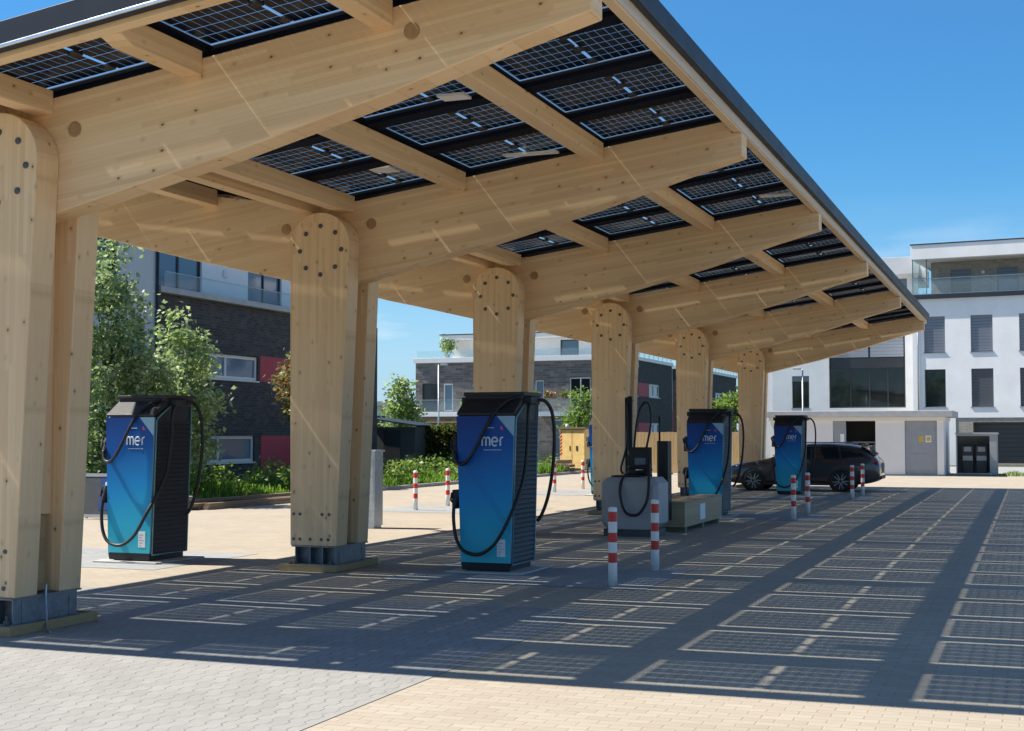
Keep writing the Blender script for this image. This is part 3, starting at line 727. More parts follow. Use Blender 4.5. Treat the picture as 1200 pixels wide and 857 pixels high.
# ------------------------------------------------------------------ estate car
def car():
    t=thing('parked_car','dark grey estate car parked behind the farthest blue charger','car',(-8.98,43.52,.0))
    paint=G('dark_metallic_paint'); n=paint.noise(paint.co(),400.,2); paint.col(paint.ramp(n,[(.3,(.045,.048,.058)),(.7,(.065,.070,.085))])); paint.inp('Metallic',.55); paint.inp('Roughness',.34); paint.inp('Coat Weight',1.); paint.inp('Coat Roughness',.04); P=paint.m
    # stations: x, half width, z bottom, z shoulder, roof z (None: bonnet) , roof half width
    st=[(0.00,.55,.36,.60,.66,.50),(.06,.74,.24,.66,.73,.66),(.25,.84,.20,.72,.80,.76),(.60,.895,.19,.79,.88,.80),(1.00,.905,.19,.85,.94,.80),(1.40,.91,.19,.90,1.00,.78),
        (1.70,.913,.19,.925,1.18,.70),(2.05,.915,.19,.94,1.37,.63),(2.40,.915,.19,.95,1.45,.60),(2.90,.915,.19,.96,1.47,.60),(3.40,.915,.19,.97,1.455,.60),(3.85,.91,.19,.985,1.42,.59),(4.15,.90,.21,1.0,1.36,.57),
        (4.36,.88,.25,1.01,1.22,.60),(4.54,.85,.30,1.0,1.06,.66),(4.66,.80,.36,.86,.92,.68),(4.70,.70,.44,.72,.76,.60)]
    m=MB(); ringN=None; rings=[]
    for (x,wd,zb,zs,zr,rw) in st:
        half=[(wd*.80,zb),(wd*.965,zb+.07),(wd,zb+(zs-zb)*.42),(wd*.995,zb+(zs-zb)*.75),(wd*.965,zs),(rw+(wd*.965-rw)*.12,zs+(zr-zs)*.80),(rw*.80,zr),(rw*.35,zr+.012)]
        ring=[(x,-y,z) for y,z in half]+[(x,y,z) for y,z in reversed(half)]
        rings.append(ring)
    n=len(rings[0])
    for r in rings: m.v += r
    for k in range(len(rings)-1):
        for j in range(n):
            m.f.append((k*n+j,k*n+(j+1)%n,(k+1)*n+(j+1)%n,(k+1)*n+j)[::-1]); m.m.append(0); m.uv.append(None)
    m.f.append(tuple(range(n))[::-1][::-1]); m.m.append(0); m.uv.append(None)
    m.f.append(tuple((len(rings)-1)*n+j for j in reversed(range(n)))); m.m.append(0); m.uv.append(None)
    body=m.build('body',P,t,smooth=True); s=body.modifiers.new('sub','SUBSURF'); s.levels=2; s.render_levels=2
    # side glass: follows the side of the greenhouse
    def sidey(x,z):
        for k in range(len(st)-1):
            if st[k][0]<=x<=st[k+1][0]:
                f=(x-st[k][0])/(st[k+1][0]-st[k][0]); L=lambda i: st[k][i]+(st[k+1][i]-st[k][i])*f
                wd,zs,zr,rw=L(1),L(3),L(4),L(5); y0=wd*.965; y1=rw+(wd*.965-rw)*.12; q=(z-zs)/((zr-zs)*.80); return y0+(y1-y0)*q
    for sd in (-1,1):
        for poly in ([(1.72,.985),(2.05,1.20),(2.22,1.33),(2.62,1.355),(2.62,.985)],[(2.69,.985),(2.69,1.355),(3.42,1.345),(3.50,1.01)],[(3.57,1.02),(3.49,1.335),(3.86,1.29),(4.12,1.19),(4.22,1.08)]):
            m=MB(); pts=[(x,sd*(sidey(x,z)+.004),z) for x,z in poly]; ins=[(x,sd*(sidey(x,z)-.02),z) for x,z in poly]
            m.face(pts if sd<0 else pts[::-1])
            for k in range(len(pts)): m.face([pts[k],ins[k],ins[(k+1)%len(pts)],pts[(k+1)%len(pts)]])
            m.build('side_window',M_GLASS,t)
        for x in (2.05,2.98):
            m=MB(); m.box(x,x+.20,sd*.918-.015,sd*.918+.015,.86,.888); m.build('door_handle',P,t,bevel=.008)
        m=MB(); m.tube([(1.78,sd*.90,1.0),(1.80,sd*1.0,1.04),(1.80,sd*1.06,1.05)],[.03,.075,.06],8); m.build('mirror',P,t,smooth=True)
        m=MB(); m.box(1.25,3.45,sd*.905-.012,sd*.905+.012,.19,.27); m.build('sill',M_BLACK2,t,bevel=.01)
        m=MB(); m.tube([(2.05,sd*.58,1.43),(2.2,sd*.585,1.485),(3.7,sd*.575,1.485),(3.9,sd*.565,1.43)],.014,6); m.build('roof_rail',M_GALV,t,smooth=True)
        m=MB(); m.tube([(1.24,sd*.919,.30),(1.40,sd*.921,.55),(1.60,sd*.921,.93)],.004,4); m.tube([(2.655,sd*.9215,.28),(2.655,sd*.921,.93)],.004,4); m.tube([(3.5,sd*.9215,.62),(3.58,sd*.918,.95)],.004,4); m.build('door_seam',M_BLACK,t)
        for x in (.90,3.54):
            m=MB(); a=[]
            MM=Matrix.Translation((x,sd*.885,.335))@Matrix.Rotation(math.pi/2,4,'X')
            m.lathe([(.365,-.03),(.365,.034),(.33,.036),(.33,-.03)],28,0,MM); m.build('wheel_arch',M_BLACK,t,smooth=False)
            MM=Matrix.Translation((x,sd*.83,.322))@Matrix.Rotation(math.pi/2,4,'X')
            wh=MB(); wh.lathe([(.24,-.10),(.305,-.105),(.322,-.08),(.322,.08),(.305,.105),(.24,.10)],30,0,MM); tyre=None
            w_=wh.build('wheel',M_RUBBER,t,smooth=True)
            m=MB(); e=sd*(-1)
            m.lathe([(.245,-.095),(.25,.095),(.235,.110),(.215,.085),(.06,.075),(.05,.105),(.02,.108)],28,1,MM) if sd<0 else m.lathe([(.02,-.108),(.05,-.105),(.06,-.075),(.215,-.085),(.235,-.110),(.25,-.095),(.245,.09)],28,1,MM)
            for k in range(10):
                a=2*math.pi*k/10+.15*(k%2)
                c,s_=math.cos(a),math.sin(a); yy=sd*.83+sd*.098
                m.tube([(x+.04*c,yy,.322+.04*s_),(x+.205*c,yy-.0*sd,.322+.205*s_),(x+.238*c,yy,.322+.238*s_)],[.020,.014,.016],6,0)
            m.build('rim',[M_GREYS,M_BLACK],w_,smooth=False)
        m=MB(); m.box(4.46,4.64,sd*.77-.07,sd*.77+.05,.83,.93); m.build('tail_light',plain('red_lamp_lens',(.30,.01,.012),.15),t,bevel=.02)
        m=MB(); m.box(.035,.22,sd*.66-.1,sd*.66+.1,.60,.68); m.build('headlight',plain('clear_lamp_lens',(.55,.57,.6),.1),t,bevel=.02)
    m=MB(); m.face([(4.20,-.56,1.335),(4.20,.56,1.335),(4.50,.64,1.10),(4.50,-.64,1.10)][::-1]); m.face([(4.16,-.56,1.335),(4.16,.56,1.335),(4.46,.64,1.09),(4.46,-.64,1.09)]); m.build('rear_window',M_GLASS,t,(.035,0,.02))
    m=MB(); m.box(4.10,4.34,-.58,.58,1.37,1.395); m.build('spoiler',P,t,bevel=.01)
    m=MB(); m.face([(1.46,-.70,1.05),(1.46,.70,1.05),(2.02,.58,1.40),(2.02,-.58,1.40)]); m.build('windscreen',M_GLASS,t,(-.03,0,.015))
    m=MB(); m.box(4.60,4.71,-.62,.62,.38,.50); m.build('bumper_trim',M_BLACK2,t,bevel=.03)
    m=MB(); m.box(.005,.04,-.42,.42,.42,.62); m.build('grille',M_BLACK,t,bevel=.01)
    return t
car()

# ------------------------------------------------------------------ building helpers
def wall(m,x0,x1,z0,z1,ops=(),y=0.,depth=.16,mat=0,rmat=None):
    xs=sorted({x0,x1,*[max(x0,min(x1,v)) for o in ops for v in o[:2]]}); zs=sorted({z0,z1,*[max(z0,min(z1,v)) for o in ops for v in o[2:4]]})
    for a,b in zip(xs,xs[1:]):
        for c,d in zip(zs,zs[1:]):
            mx,mz=(a+b)/2,(c+d)/2
            if any(o[0]<mx<o[1] and o[2]<mz<o[3] for o in ops): continue
            m.face([(a,y,c),(b,y,c),(b,y,d),(a,y,d)],mat)
    rm=mat if rmat is None else rmat
    for o in ops:
        a,b,c,d=o[:4]; e=y+depth
        m.face([(a,y,c),(a,e,c),(b,e,c),(b,y,c)][::-1],rm); m.face([(a,y,d),(b,y,d),(b,e,d),(a,e,d)][::-1],rm)
        m.face([(a,y,c),(a,y,d),(a,e,d),(a,e,c)][::-1],rm); m.face([(b,y,c),(b,e,c),(b,e,d),(b,y,d)][::-1],rm)
def shell(m,x0,x1,d,z0,z1,mat=0,back=True,top=True,y=0.,tm=None):
    """sides, back and top behind a front wall"""
    m.face([(x0,y+d,z0),(x0,y,z0),(x0,y,z1),(x0,y+d,z1)],mat); m.face([(x1,y,z0),(x1,y+d,z0),(x1,y+d,z1),(x1,y,z1)],mat)
    m.face([(x1,y+d,z0),(x0,y+d,z0),(x0,y+d,z1),(x1,y+d,z1)],mat)
    if top: m.face([(x0,y,z1),(x1,y,z1),(x1,y+d,z1),(x0,y+d,z1)],mat if tm is None else tm)
def window(par,x0,x1,z0,z1,y=.15,fm=None,gm=None,name='window',bars=(),fw=.06,sill=None,blind=None,bm=None):
    """frame mesh with its panes as a sub-part"""
    m=MB(); fm=fm or M_FRAMED
    m.box(x0+.002,x1-.002,y-.05,y+.02,z0+.002,z0+fw); m.box(x0+.002,x1-.002,y-.05,y+.02,z1-fw,z1-.002)
    m.box(x0+.002,x0+fw,y-.049,y+.019,z0+fw,z1-fw); m.box(x1-fw,x1-.002,y-.049,y+.019,z0+fw,z1-fw)
    for b in bars: m.box(b-fw/2,b+fw/2,y-.048,y+.018,z0+fw,z1-fw)
    f=m.build(name,fm,par)
    m=MB(); m.box(x0+.01,x1-.01,y+.0,y+.015,z0+.01,z1-.01); m.build('pane',gm or M_GLASS,f)
    if blind:
        m=MB(); m.box(x0+.012,x1-.012,y-.09,y-.055,blind,z1-.003); m.build('blind',bm or M_BLIND,f)
    if sill is not None:
        m=MB(); m.box(x0-.05,x1+.05,-.05,y-.052,z0-.05,z0-.003); m.build('sill',sill,f)
    return f

# ------------------------------------------------------------------ white apartment block (right)
t=thing('apartment_block','white rendered apartment block with dark slatted blinds and a glass balcony on top','building',(-3.66,80.89,0),R(-6.4))
m=MB(); ops=[]
xsW=[(-2.0,-.85),(.53,1.70),(3.09,4.26),(5.65,6.82)]
for a,b in xsW:
    ops += [(a,b,3.25,5.37),(a,b,6.31,8.35)]
wall(m,-2.64,12,2.65,9.35,ops,depth=.2)
wall(m,-.34,12,0,2.65,[(.57,5.6,.12,2.40)],y=.04,depth=.5,mat=1)
wall(m,-2.64,-.34,0,2.65,[],mat=0)
shell(m,-2.64,12,11,0,9.35,0)
m.build('wall',[M_RENDER,M_BRICKP],t)
for a,b in xsW:
    window(t,a,b,3.25,5.37,.19,sill=M_GALV,blind=(None if a<-1 else 3.30),bm=M_BLINDD)
    window(t,a,b,6.31,8.35,.19,sill=M_GALV,blind=6.36)
m=MB(); m.box(.572,5.598,.50,.54,.122,2.398); m.build('garage_door',blind_mat('garage_door_sheet',(.035,.04,.05),.25),t)
m=MB(); m.box(-2.74,12.1,-.22,11,9.352,9.60); m.build('balcony_slab',M_ANTHR,t,bevel=.01)
m=MB(); m.box(-2.62,12,-.15,-.13,9.63,10.48); m.build('balcony_glass',M_RAILG,t)
m=MB(); m.box(-2.64,12,-.17,-.11,10.482,10.51); m.box(-2.64,12,-.17,-.11,9.601,9.63); m.build('handrail',M_GALV,t)
m=MB(); pops=[(-.80,.32,9.62,11.18),(1.72,2.86,9.62,11.18),(4.2,5.3,9.62,11.18)]
wall(m,-1.9,12,9.602,11.62,pops,y=1.9,depth=.14); shell(m,-1.9,12,8,9.602,11.62,0,y=1.9); m.build('penthouse_wall',M_BRICKP,t)
window(t,-.80,.32,9.62,11.18,2.03,gm=M_GLASS,blind=10.75,name='balcony_door'); window(t,1.72,2.86,9.62,11.18,2.03,gm=M_GLASSB,blind=10.5,name='balcony_door'); window(t,4.2,5.3,9.62,11.18,2.03,name='balcony_door')
m=MB(); m.box(.90,1.06,1.84,1.897,10.85,11.02); m.build('wall_lamp',M_WHITEP,t,bevel=.01)
m=MB(); m.box(-2.66,12,-.05,10,11.622,12.44); m.build('roof',M_RENDER,t,bevel=.01)
m=MB(); m.box(-2.70,12,-.09,10,12.441,12.50); m.build('roof_edge',M_ANTHR,t)
m=MB()
for a,b in ((-2.58,-1.82),): m.box(a,b,.02,.035,9.62,11.60)
m.box(-2.60,-2.585,.04,1.8,9.62,11.60); m.build('glazed_screen',M_RAILG,t)
m=MB()
for x in (-2.60,-1.83): m.box(x,x+.04,-.0,.018,9.603,11.62)
m.box(-2.56,-1.83,.0,.018,10.50,10.55); m.build('screen_frame',M_FRAMED,t)
m=MB(); m.tube([(-2.33,-.06,2.75),(-2.33,-.06,9.3)],.045,8); m.build('downpipe',M_GALV,t,smooth=True)

# stair wing
t=thing('stair_wing','white stairwell wing with tall dark glazing behind the flat-roofed utility building','building',(0,84,0))
m=MB(); ops=[(-13.54,-12.52,3.30,5.23),(-11.34,-6.93,3.29,8.70)]
wall(m,-14.72,-5.9,0,9.5,ops,depth=.25); shell(m,-14.72,-5.9,9,0,9.5); m.build('wall',M_RENDER,t)
window(t,-13.54,-12.52,3.30,5.23,.2,bars=(-12.95,),blind=4.9,sill=M_GALV)
f=window(t,-11.34,-6.93,3.29,8.70,.24,bars=(-10.1,-9.0,-7.95),fw=.08)
m=MB(); m.box(-11.24,-7.03,.16,.19,5.66,6.28); m.build('spandrel',M_FRAMED,f)
m=MB(); m.box(-11.24,-9.06,.15,.185,6.30,8.60); m.box(-8.94,-7.03,.15,.185,6.30,8.60); m.build('blind',M_BLINDL,f)
m=MB(); m.box(-9.95,-9.15,1.2,1.5,3.3,4.1); m.build('inner_box',M_LABEL,f)
m=MB(); m.box(-14.9,-6.1,.3,9,11.2,12.2); m.build('roof',M_RENDER,t,bevel=.01)
m=MB(); wall(m,-14.5,-6.2,9.5,11.2,[(-7.6,-6.85,9.7,11.0)],y=1.0,depth=.15); m.build('penthouse_wall',M_RENDER,t)
window(t,-7.6,-6.85,9.7,11.0,1.14,blind=9.8)
m=MB(); m.box(-16.2,-14.73,1.2,8,0,6.2); m.build('annex_wall',M_GREYR,t)

# utility building
t=thing('utility_building','low white flat-roofed utility building with a grey steel door','building',(0,60,0))
m=MB(); ops=[(-7.96,-6.20,.03,2.35),(-5.01,-3.72,.03,2.35)]
wall(m,-10.62,-3.45,.06,2.45,ops,depth=.14); shell(m,-10.62,-3.45,4.2,.06,2.45,0); m.box(-10.64,-3.43,-.015,4.2,0,.058,1)
m.build('wall',[M_RENDER2,M_SLAB],t)
m=MB(); m.box(-10.86,-3.08,-.38,4.5,2.452,2.72); m.build('roof',M_SLAB,t,bevel=.02)
m=MB(); m.box(-10.66,-3.40,-.12,4.2,2.30,2.4515); m.build('fascia',M_RENDER2,t)
m=MB(); m.box(-5.0,-3.73,.08,.12,.06,2.34); m.box(-4.78,-3.95,.068,.079,.22,.92); m.box(-4.84,-4.78,.05,.079,1.08,1.28); m.build('door',M_GREYD,t,bevel=.006)
Md=MB(); Md.box(-4.45,-4.26,.07,.078,1.42,1.66,0); Md.box(-4.18,-3.95,.07,.078,1.40,1.68,1); Md.box(-4.14,-3.99,.064,.0695,1.46,1.62,0); d_=Md.build('warning_sign',[plain('yellow_warning_print',(.62,.42,.05),.5),M_LABEL],t)
m=MB(); m.box(-7.95,-7.42,.04,.08,.04,2.34); m.box(-7.66,-7.5,.03,.0395,1.4,1.75,1); m.build('door',[M_GREYD,M_LABEL],t)
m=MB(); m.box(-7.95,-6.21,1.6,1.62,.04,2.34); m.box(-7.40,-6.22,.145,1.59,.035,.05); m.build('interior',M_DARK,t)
for q in range(5): m=MB(); m.box(-7.1+q*.17,-6.96+q*.17,1.2,1.5,.06,1.2+.1*(q%3)); m.build('meter_box',M_GREYD,t)
m=MB(); m.box(-7.3,-6.3,1.1,1.12,1.35,1.42); m.build('shelf',M_GREYD,t)

# open bin shelter
t=thing('bin_shelter','open grey corrugated metal shelter right of the utility building','shelter',(-2.22,61.6,0))
m=MB(); m.box(-.82,-.79,0,1.35,.04,1.72); m.box(-.79,.8,1.32,1.35,.04,1.72)
for k in range(18): m.box(.76+.018*(k%2),.80+.018*(k%2),k*.075,k*.075+.075,.02,1.72)
m.build('wall_sheet',M_GREYS,t)
m=MB(); m.box(-.86,.86,-.06,1.40,1.722,1.80); m.build('roof',M_GREYS,t,bevel=.01)
m=MB(); m.box(-.83,-.78,-.04,.03,0,1.72); m.box(.52,.80,-.03,.0,.02,1.72); m.box(-.78,.52,-.03,.01,.05,.10); m.box(-.78,.52,-.03,.01,1.66,1.715); m.build('frame',M_GREYS,t)
for x,l in ((-.38,'left of the two dark bins inside the open metal shelter'),(.18,'right of the two dark bins inside the open metal shelter')):
    b=thing('waste_bin',l,'bin',(-2.22+x,61.95,.0),group='bins in the shelter')
    m=MB(); m.prism([(-.20,.10),(.20,.10),(.25,1.25),(-.25,1.25)],'y',0,.5); m.build('tub',M_FRAMED,b,bevel=.02)
    m=MB(); m.box(-.26,.26,-.03,.53,1.252,1.32); m.build('lid',M_BLACK2,b,bevel=.02)
    m=MB(); m.box(-.2,.2,-.025,-.012,.62,.82); m.box(-.15,.15,-.021,-.011,1.0,1.2); m.build('label_plate',M_GREYS,b)

# ------------------------------------------------------------------ dark brick house on the left
t=thing('brick_house','dark brick house with white top storey and red panels behind the left trees','house',(-26.3,0,0),R(90))
m=MB(); ops=[(40.5,43.72,3.66,4.52),(40.0,43.53,.75,1.68),(47.6,50.6,3.66,4.52),(47.6,50.6,.75,1.68)]
wall(m,37.4,53.5,0,6.30,ops,depth=.14); shell(m,37.4,53.5,9,0,6.30); m.build('wall',M_BRICKA,t)
for a,b,c,d in ops: window(t,a,b,c,d,.12,fm=M_FRAMEW,gm=M_GLASSB,bars=(a+(b-a)*.36,),fw=.11,sill=M_FRAMEW)
for q in ((43.85,46.3,3.66,4.58),(43.95,47.5,.32,1.68)): m=MB(); m.box(q[0],q[1],-.012,.03,q[2],q[3]); m.build('red_panel',M_REDW,t)
m=MB(); m.box(46.35,46.75,-.05,.0,1.62,1.85); m.build('meter_box',M_LABEL,t,bevel=.01)
m=MB(); m.box(37.35,52.5,-.25,8,6.302,6.50); m.build('balcony_slab',M_SLAB,t,bevel=.01)
m=MB(); m.box(37.6,52.4,-.2,-.185,6.53,6.98); m.build('balcony_glass',M_RAILG,t)
m=MB(); m.box(37.6,52.4,-.215,-.17,6.981,7.0); m.build('handrail',M_GALV,t)
m=MB(); po=[(39.3,42.0,6.52,8.55),(45.1,47.6,6.52,8.55)]
wall(m,37.6,50.2,6.502,9.4,po,y=1.3,depth=.14); shell(m,37.6,50.2,6,6.502,9.4,y=1.3); m.build('top_storey_wall',M_RENDER2,t)
for a,b,c,d in po: window(t,a,b,c,d,1.42,gm=M_GLASSB,bars=((a+b)/2,),fw=.08,name='balcony_door')
m=MB(); m.lathe([(.16,0),(.16,.05),(.10,.09)],14,0,Matrix.Translation((43.5,1.298,7.6))@Matrix.Rotation(math.pi/2,4,'X')); m.build('wall_lamp',M_FRAMEW,t)
m=MB(); wall(m,33.6,37.38,0,9.6,[(33.9,35.3,6.6,8.4)],y=-.1,depth=.14); shell(m,33.6,37.38,8,0,9.6,y=-.1); m.build('stair_tower',M_GREYR,t)
window(t,33.9,35.3,6.6,8.4,.02)
m=MB(); m.tube([(37.25,-.17,0),(37.25,-.17,9.4)],.05,8); m.build('downpipe',M_ANTHR,t,smooth=True)

# ------------------------------------------------------------------ grey brown brick house with terraces
t=thing('terrace_house','grey brown brick house with a white roof terrace and balconies behind the hedge','house',(-29.92,79.56,0))
m=MB(); ops=[(-6.05,-4.9,3.15,4.92),(-4.62,-3.95,3.15,4.90),(1.5,2.06,3.76,5.02),(3.72,5.05,3.40,5.15),(-5.9,-3.6,.3,2.55),(2.6,5.0,.3,2.62),(-1.8,-.4,3.2,4.9)]
wall(m,-6.5,5.2,0,6.2,ops,depth=.16); shell(m,-6.5,5.2,10,0,6.2); m.build('wall',M_BRICKB,t)
window(t,-6.05,-4.9,3.15,4.92,.14,gm=M_GLASS,name='balcony_door'); window(t,-4.62,-3.95,3.15,4.90,.14,fm=M_FRAMEW,gm=M_GLASSB,fw=.09,name='balcony_door')
window(t,1.5,2.06,3.76,5.02,.14,fm=M_FRAMEW,gm=M_GLASSB); window(t,3.72,5.05,3.40,5.15,.14,fm=M_FRAMEW,bars=(4.4,),name='balcony_door')
window(t,-5.9,-3.6,.3,2.55,.14,fm=W_FENCE,bars=(-4.7,),fw=.12); window(t,2.6,5.0,.3,2.62,.14,fm=M_FRAMEW,gm=M_GLASSB,bars=(3.8,)); window(t,-1.8,-.4,3.2,4.9,.14)
m=MB(); m.box(-6.62,5.3,-.16,10,6.202,6.50); m.build('terrace_edge',M_WHITEP,t,bevel=.01)
m=MB(); m.box(-6.4,5.1,-.05,-.03,6.52,6.95); m.build('terrace_glass',M_RAILG,t)
m=MB(); wall(m,-4.9,5.0,6.502,7.75,[(2.4,3.6,6.52,7.62)],y=2.2,depth=.12); shell(m,-4.9,5.0,6,6.502,7.75,y=2.2); m.build('penthouse_wall',M_RENDER,t)
window(t,2.4,3.6,6.52,7.62,2.31,gm=M_GLASSB)
m=MB(); m.prism([(-5.25,8.0),(5.3,8.0),(5.3,7.752),(-4.95,7.752)],'y',1.0,9); m.build('roof',M_RENDER,t)
m=MB(); m.box(-5.3,5.4,.95,9,8.002,8.06); m.build('roof_edge',M_ANTHR,t)
for a,b in ((-6.35,-.6),(1.9,5.15)):
    m=MB(); m.box(a,b,-1.5,-.003,2.82,3.08); s_=m.build('balcony',M_WHITEP,t,bevel=.01)
    m=MB(); m.box(a+.02,b-.02,-1.48,-1.46,3.09,3.82); m.build('balcony_glass',M_RAILG,s_)
    m=MB(); m.box(a,b,-1.5,-1.44,3.821,3.85); m.build('handrail',M_GALV,s_)

# row of dark brick houses along the far side
for k,(y0,y1,lab) in enumerate(((95.,112.3,'dark brick house with white windows and red panels between the fourth and fifth columns'),(116.5,139.,'far dark brick house seen between the two farthest columns'))):
    t=thing('row_house',lab,'house',(-28.,0,0),R(90),'brick houses in the far row')
    m=MB(); ops=[]; reds=[]
    for c in ((y0+3.6,) if k==0 else (y0+2.,y0+12.6)):
        for z0,z1 in ((4.62,5.66),(1.5,2.6)): ops += [(c,c+3.,z0,z1),(c+6.3,c+9.6,z0,z1)]; reds.append((c+3.1,c+6.2,z0,z1))
    wall(m,y0,y1,0,7.35,ops,depth=.14); shell(m,y0,y1,9,0,7.35); m.build('wall',M_BRICKB if k==9 else M_BRICKA,t)
    for o in ops: window(t,*o,.12,fm=M_FRAMEW,gm=M_GLASSB,bars=((o[0]+o[1])/2,),fw=.14,sill=M_FRAMEW)
    for q in reds: m=MB(); m.box(q[0],q[1],-.015,.03,q[2],q[3]); m.build('red_panel',M_REDW,t)
    m=MB(); m.box(y0-.1,y1+.1,-.1,9,7.352,7.62); m.build('roof_edge',M_WHITEP,t)
    m=MB()
    q=y0
    while q<y1: m.box(q,q+.06,-.06,-.0,7.622,8.35); q+=1.4
    m.box(y0,y1,-.06,.0,8.352,8.41); m.build('railing',M_GALV,t)
    m=MB(); m.box(y0,y1,-.03,-.02,7.7,8.3); m.build('railing_glass',M_RAILG,t)
    if k==0:
        m=MB(); m.box(y1+.02,y1+1.9,.4,.6,0,3.6); m.build('side_fence',M_REDW,t); m=MB(); m.box(y1+.02,y1+.9,.2,.9,3.62,7.2); m.build('pale_block',M_RENDER,t)  # red screen and a plain pale upright block at the house end
# low house far off behind the sapling
t=thing('low_house','pale flat-roofed low house far behind the young tree beside the second column','house',(-49,100,0))
m=MB(); wall(m,-6,5.2,0,4.0,[(-.5,.8,1.5,3.2),(2.2,3.6,1.5,3.2)],depth=.14); shell(m,-6,5.2,8,0,4.0); m.build('wall',M_RENDER,t)
window(t,-.5,.8,1.5,3.2,.12); window(t,2.2,3.6,1.5,3.2,.12)
m=MB(); m.box(-6.3,5.5,-.4,8.3,4.002,4.35); m.build('roof',M_SLAB,t)

# ------------------------------------------------------------------ yard furniture
def lamp(loc,h,lab,arm):
    t=thing('street_lamp',lab,'street lamp',loc,group='street lamps')
    m=MB(); m.tube([(0,0,0),(0,0,.9),(0,0,h)],[.075,.055,.035],10); m.build('pole',M_GALV,t,smooth=True)
    m=MB(); m.box(-.30*arm-.18,-.30*arm+.22,-.09,.09,h-.03,h+.06); m.build('lamp_head',M_GREYS,t,bevel=.02)
lamp((-10.75,70,0),5.0,'thin street lamp in front of the white stairwell wing',1)
lamp((-30.65,70,0),5.55,'pale slim lamp post before the terrace house left of the middle charger',-1)

t=thing('wooden_fence','tall fence of upright yellow wooden boards behind the grey power cabinet','fence',(-16.7,58.5,0))
m=MB(); x=0.
while x<6.0: m.box(x,x+.135,-.0,.022,.06,1.82+.02*rng.random()); x+=.145
m.build('boards',W_FENCE,t)
for q in range(4): m=MB(); m.box(q*2.,q*2.+.1,.072,.172,0,1.78); m.build('post',W_OLD,t)
for z in (.4,1.45): m=MB(); m.box(0,6.1,.025,.07,z,z+.1); m.build('cross_rail',W_OLD,t)

t=thing('yellow_shed','yellow wooden double-door site shed with brown roof beyond the middle charger','shed',(-19.95,61.,0),R(-18))
m=MB(); m.box(-.72,.72,.02,1.3,.12,1.98); m.build('box',M_YEL,t)
for a,b in ((-.70,-.02),(.02,.70)):
    m=MB(); m.box(a,b,-.03,.018,.16,1.94); d=m.build('door',M_YEL,t,bevel=.006)
    m=MB(); m.box((b-.12) if a<0 else (a+.22),(b-.08) if a<0 else (a+.30),-.05,-.031,.98,1.2); m.build('handle',M_BLACK2,d)
m=MB()
for k in range(7): m.prism([(-.69,.75+k*.16),(-.58,.83+k*.16),(-.58,.91+k*.16),(-.69,.83+k*.16)],'y',-.036,-.0305)
m.build('warning_stripes',M_REDP,t)
m=MB(); m.box(-.80,.80,-.1,1.4,1.982,2.06); m.build('roof',M_BROWN,t)
m=MB(); m.box(-.70,.72,.05,1.2,0,.118); m.build('base',W_OLD,t)
m=MB(); m.lathe([(.07,0),(.09,.08),(.05,.16)],10,0,Matrix.Translation((-.45,.2,2.061))); m.build('vent',M_WHITEP,t)

t=thing('pallet_stack','stack of brown pallets with timber in front of the yellow shed','pallets',(-20.05,57.2,0))
for lv in range(3):
    m=MB(); z=lv*.15
    for y in (0.,.35,.7): m.box(0,1.2,y,y+.1,z,z+.09)
    for x in (0.,.27,.54,.81,1.08): m.box(x,x+.12,0,.8,z+.092,z+.112)
    m.build('pallet',W_OLD,t)
m=MB(); m.box(.1,1.1,.1,.7,.45,.62); m.build('load',M_BROWN,t,bevel=.02)

t=thing('timber_pile','pile of weathered dark planks lying along the kerb at the left','timber',(-18.2,27.0,0))
for k in range(9):
    m=MB(); L=4.5+rng.random()*1.2; xx=-.25+.17*(k%4)+rng.uniform(-.03,.03); zz=(k//4)*.075; a=rng.uniform(-.06,.06); 
    MM=Matrix.Translation((xx,rng.uniform(0,.7),zz))@Matrix.Rotation(a,4,'Z'); m.box(0,.15,0,L,0.0,.072,0,MM); m.build('plank',W_OLD,t)
for q in ((-.7,-.1,-.2,.4,0,.45),(-.6,-.2,.5,.9,0,.3)): m=MB(); m.box(*q); m.build('stone_block',M_KERB,t,bevel=.04)

t=thing('pavement_sign','grey and blue folding pavement sign leaning open at the left behind the charger','sign',(-18.0,23.7,0),R(8))
for sg in (-1,1):
    MM=Matrix.Translation((0,sg*.22,0))@Matrix.Rotation(sg*.21,4,'X')
    m=MB(); m.box(-.40,-.35,-.015,.015,0,.95,0,MM); m.box(.35,.40,-.015,.015,0,.95,0,MM); m.box(-.35,.35,-.015,.015,.89,.95,0,MM); m.box(-.35,.35,-.015,.015,.05,.11,0,MM); f=m.build('frame',M_GREYS,t)
    m=MB(); m.box(-.349,.349,-.008,.008,.112,.888,0,MM); m.box(.10,.345,-.012,-.0085,.2,.86,1,MM); m.box(.20,.32,-.015,-.0125,.60,.78,2,MM); m.build('board',[M_SHADE,plain('blue_print',(.02,.07,.25),.5),M_LABEL],f)

t=thing('dark_shed','low dark garden shed with sloping sheet roof left of the hedge','shed',(-27.4,55,0))
m=MB(); m.box(0,2.2,0,2.2,0,2.05); m.build('wall',M_SHADE,t)
m=MB(); m.prism([(-.15,2.42),(2.35,2.08),(2.35,2.14),(-.15,2.48)],'y',-.15,2.3); m.build('roof',M_ANTHR,t)
m=MB(); m.box(.7,1.5,-.03,-.002,.05,1.9); m.build('door',M_FRAMED,t)

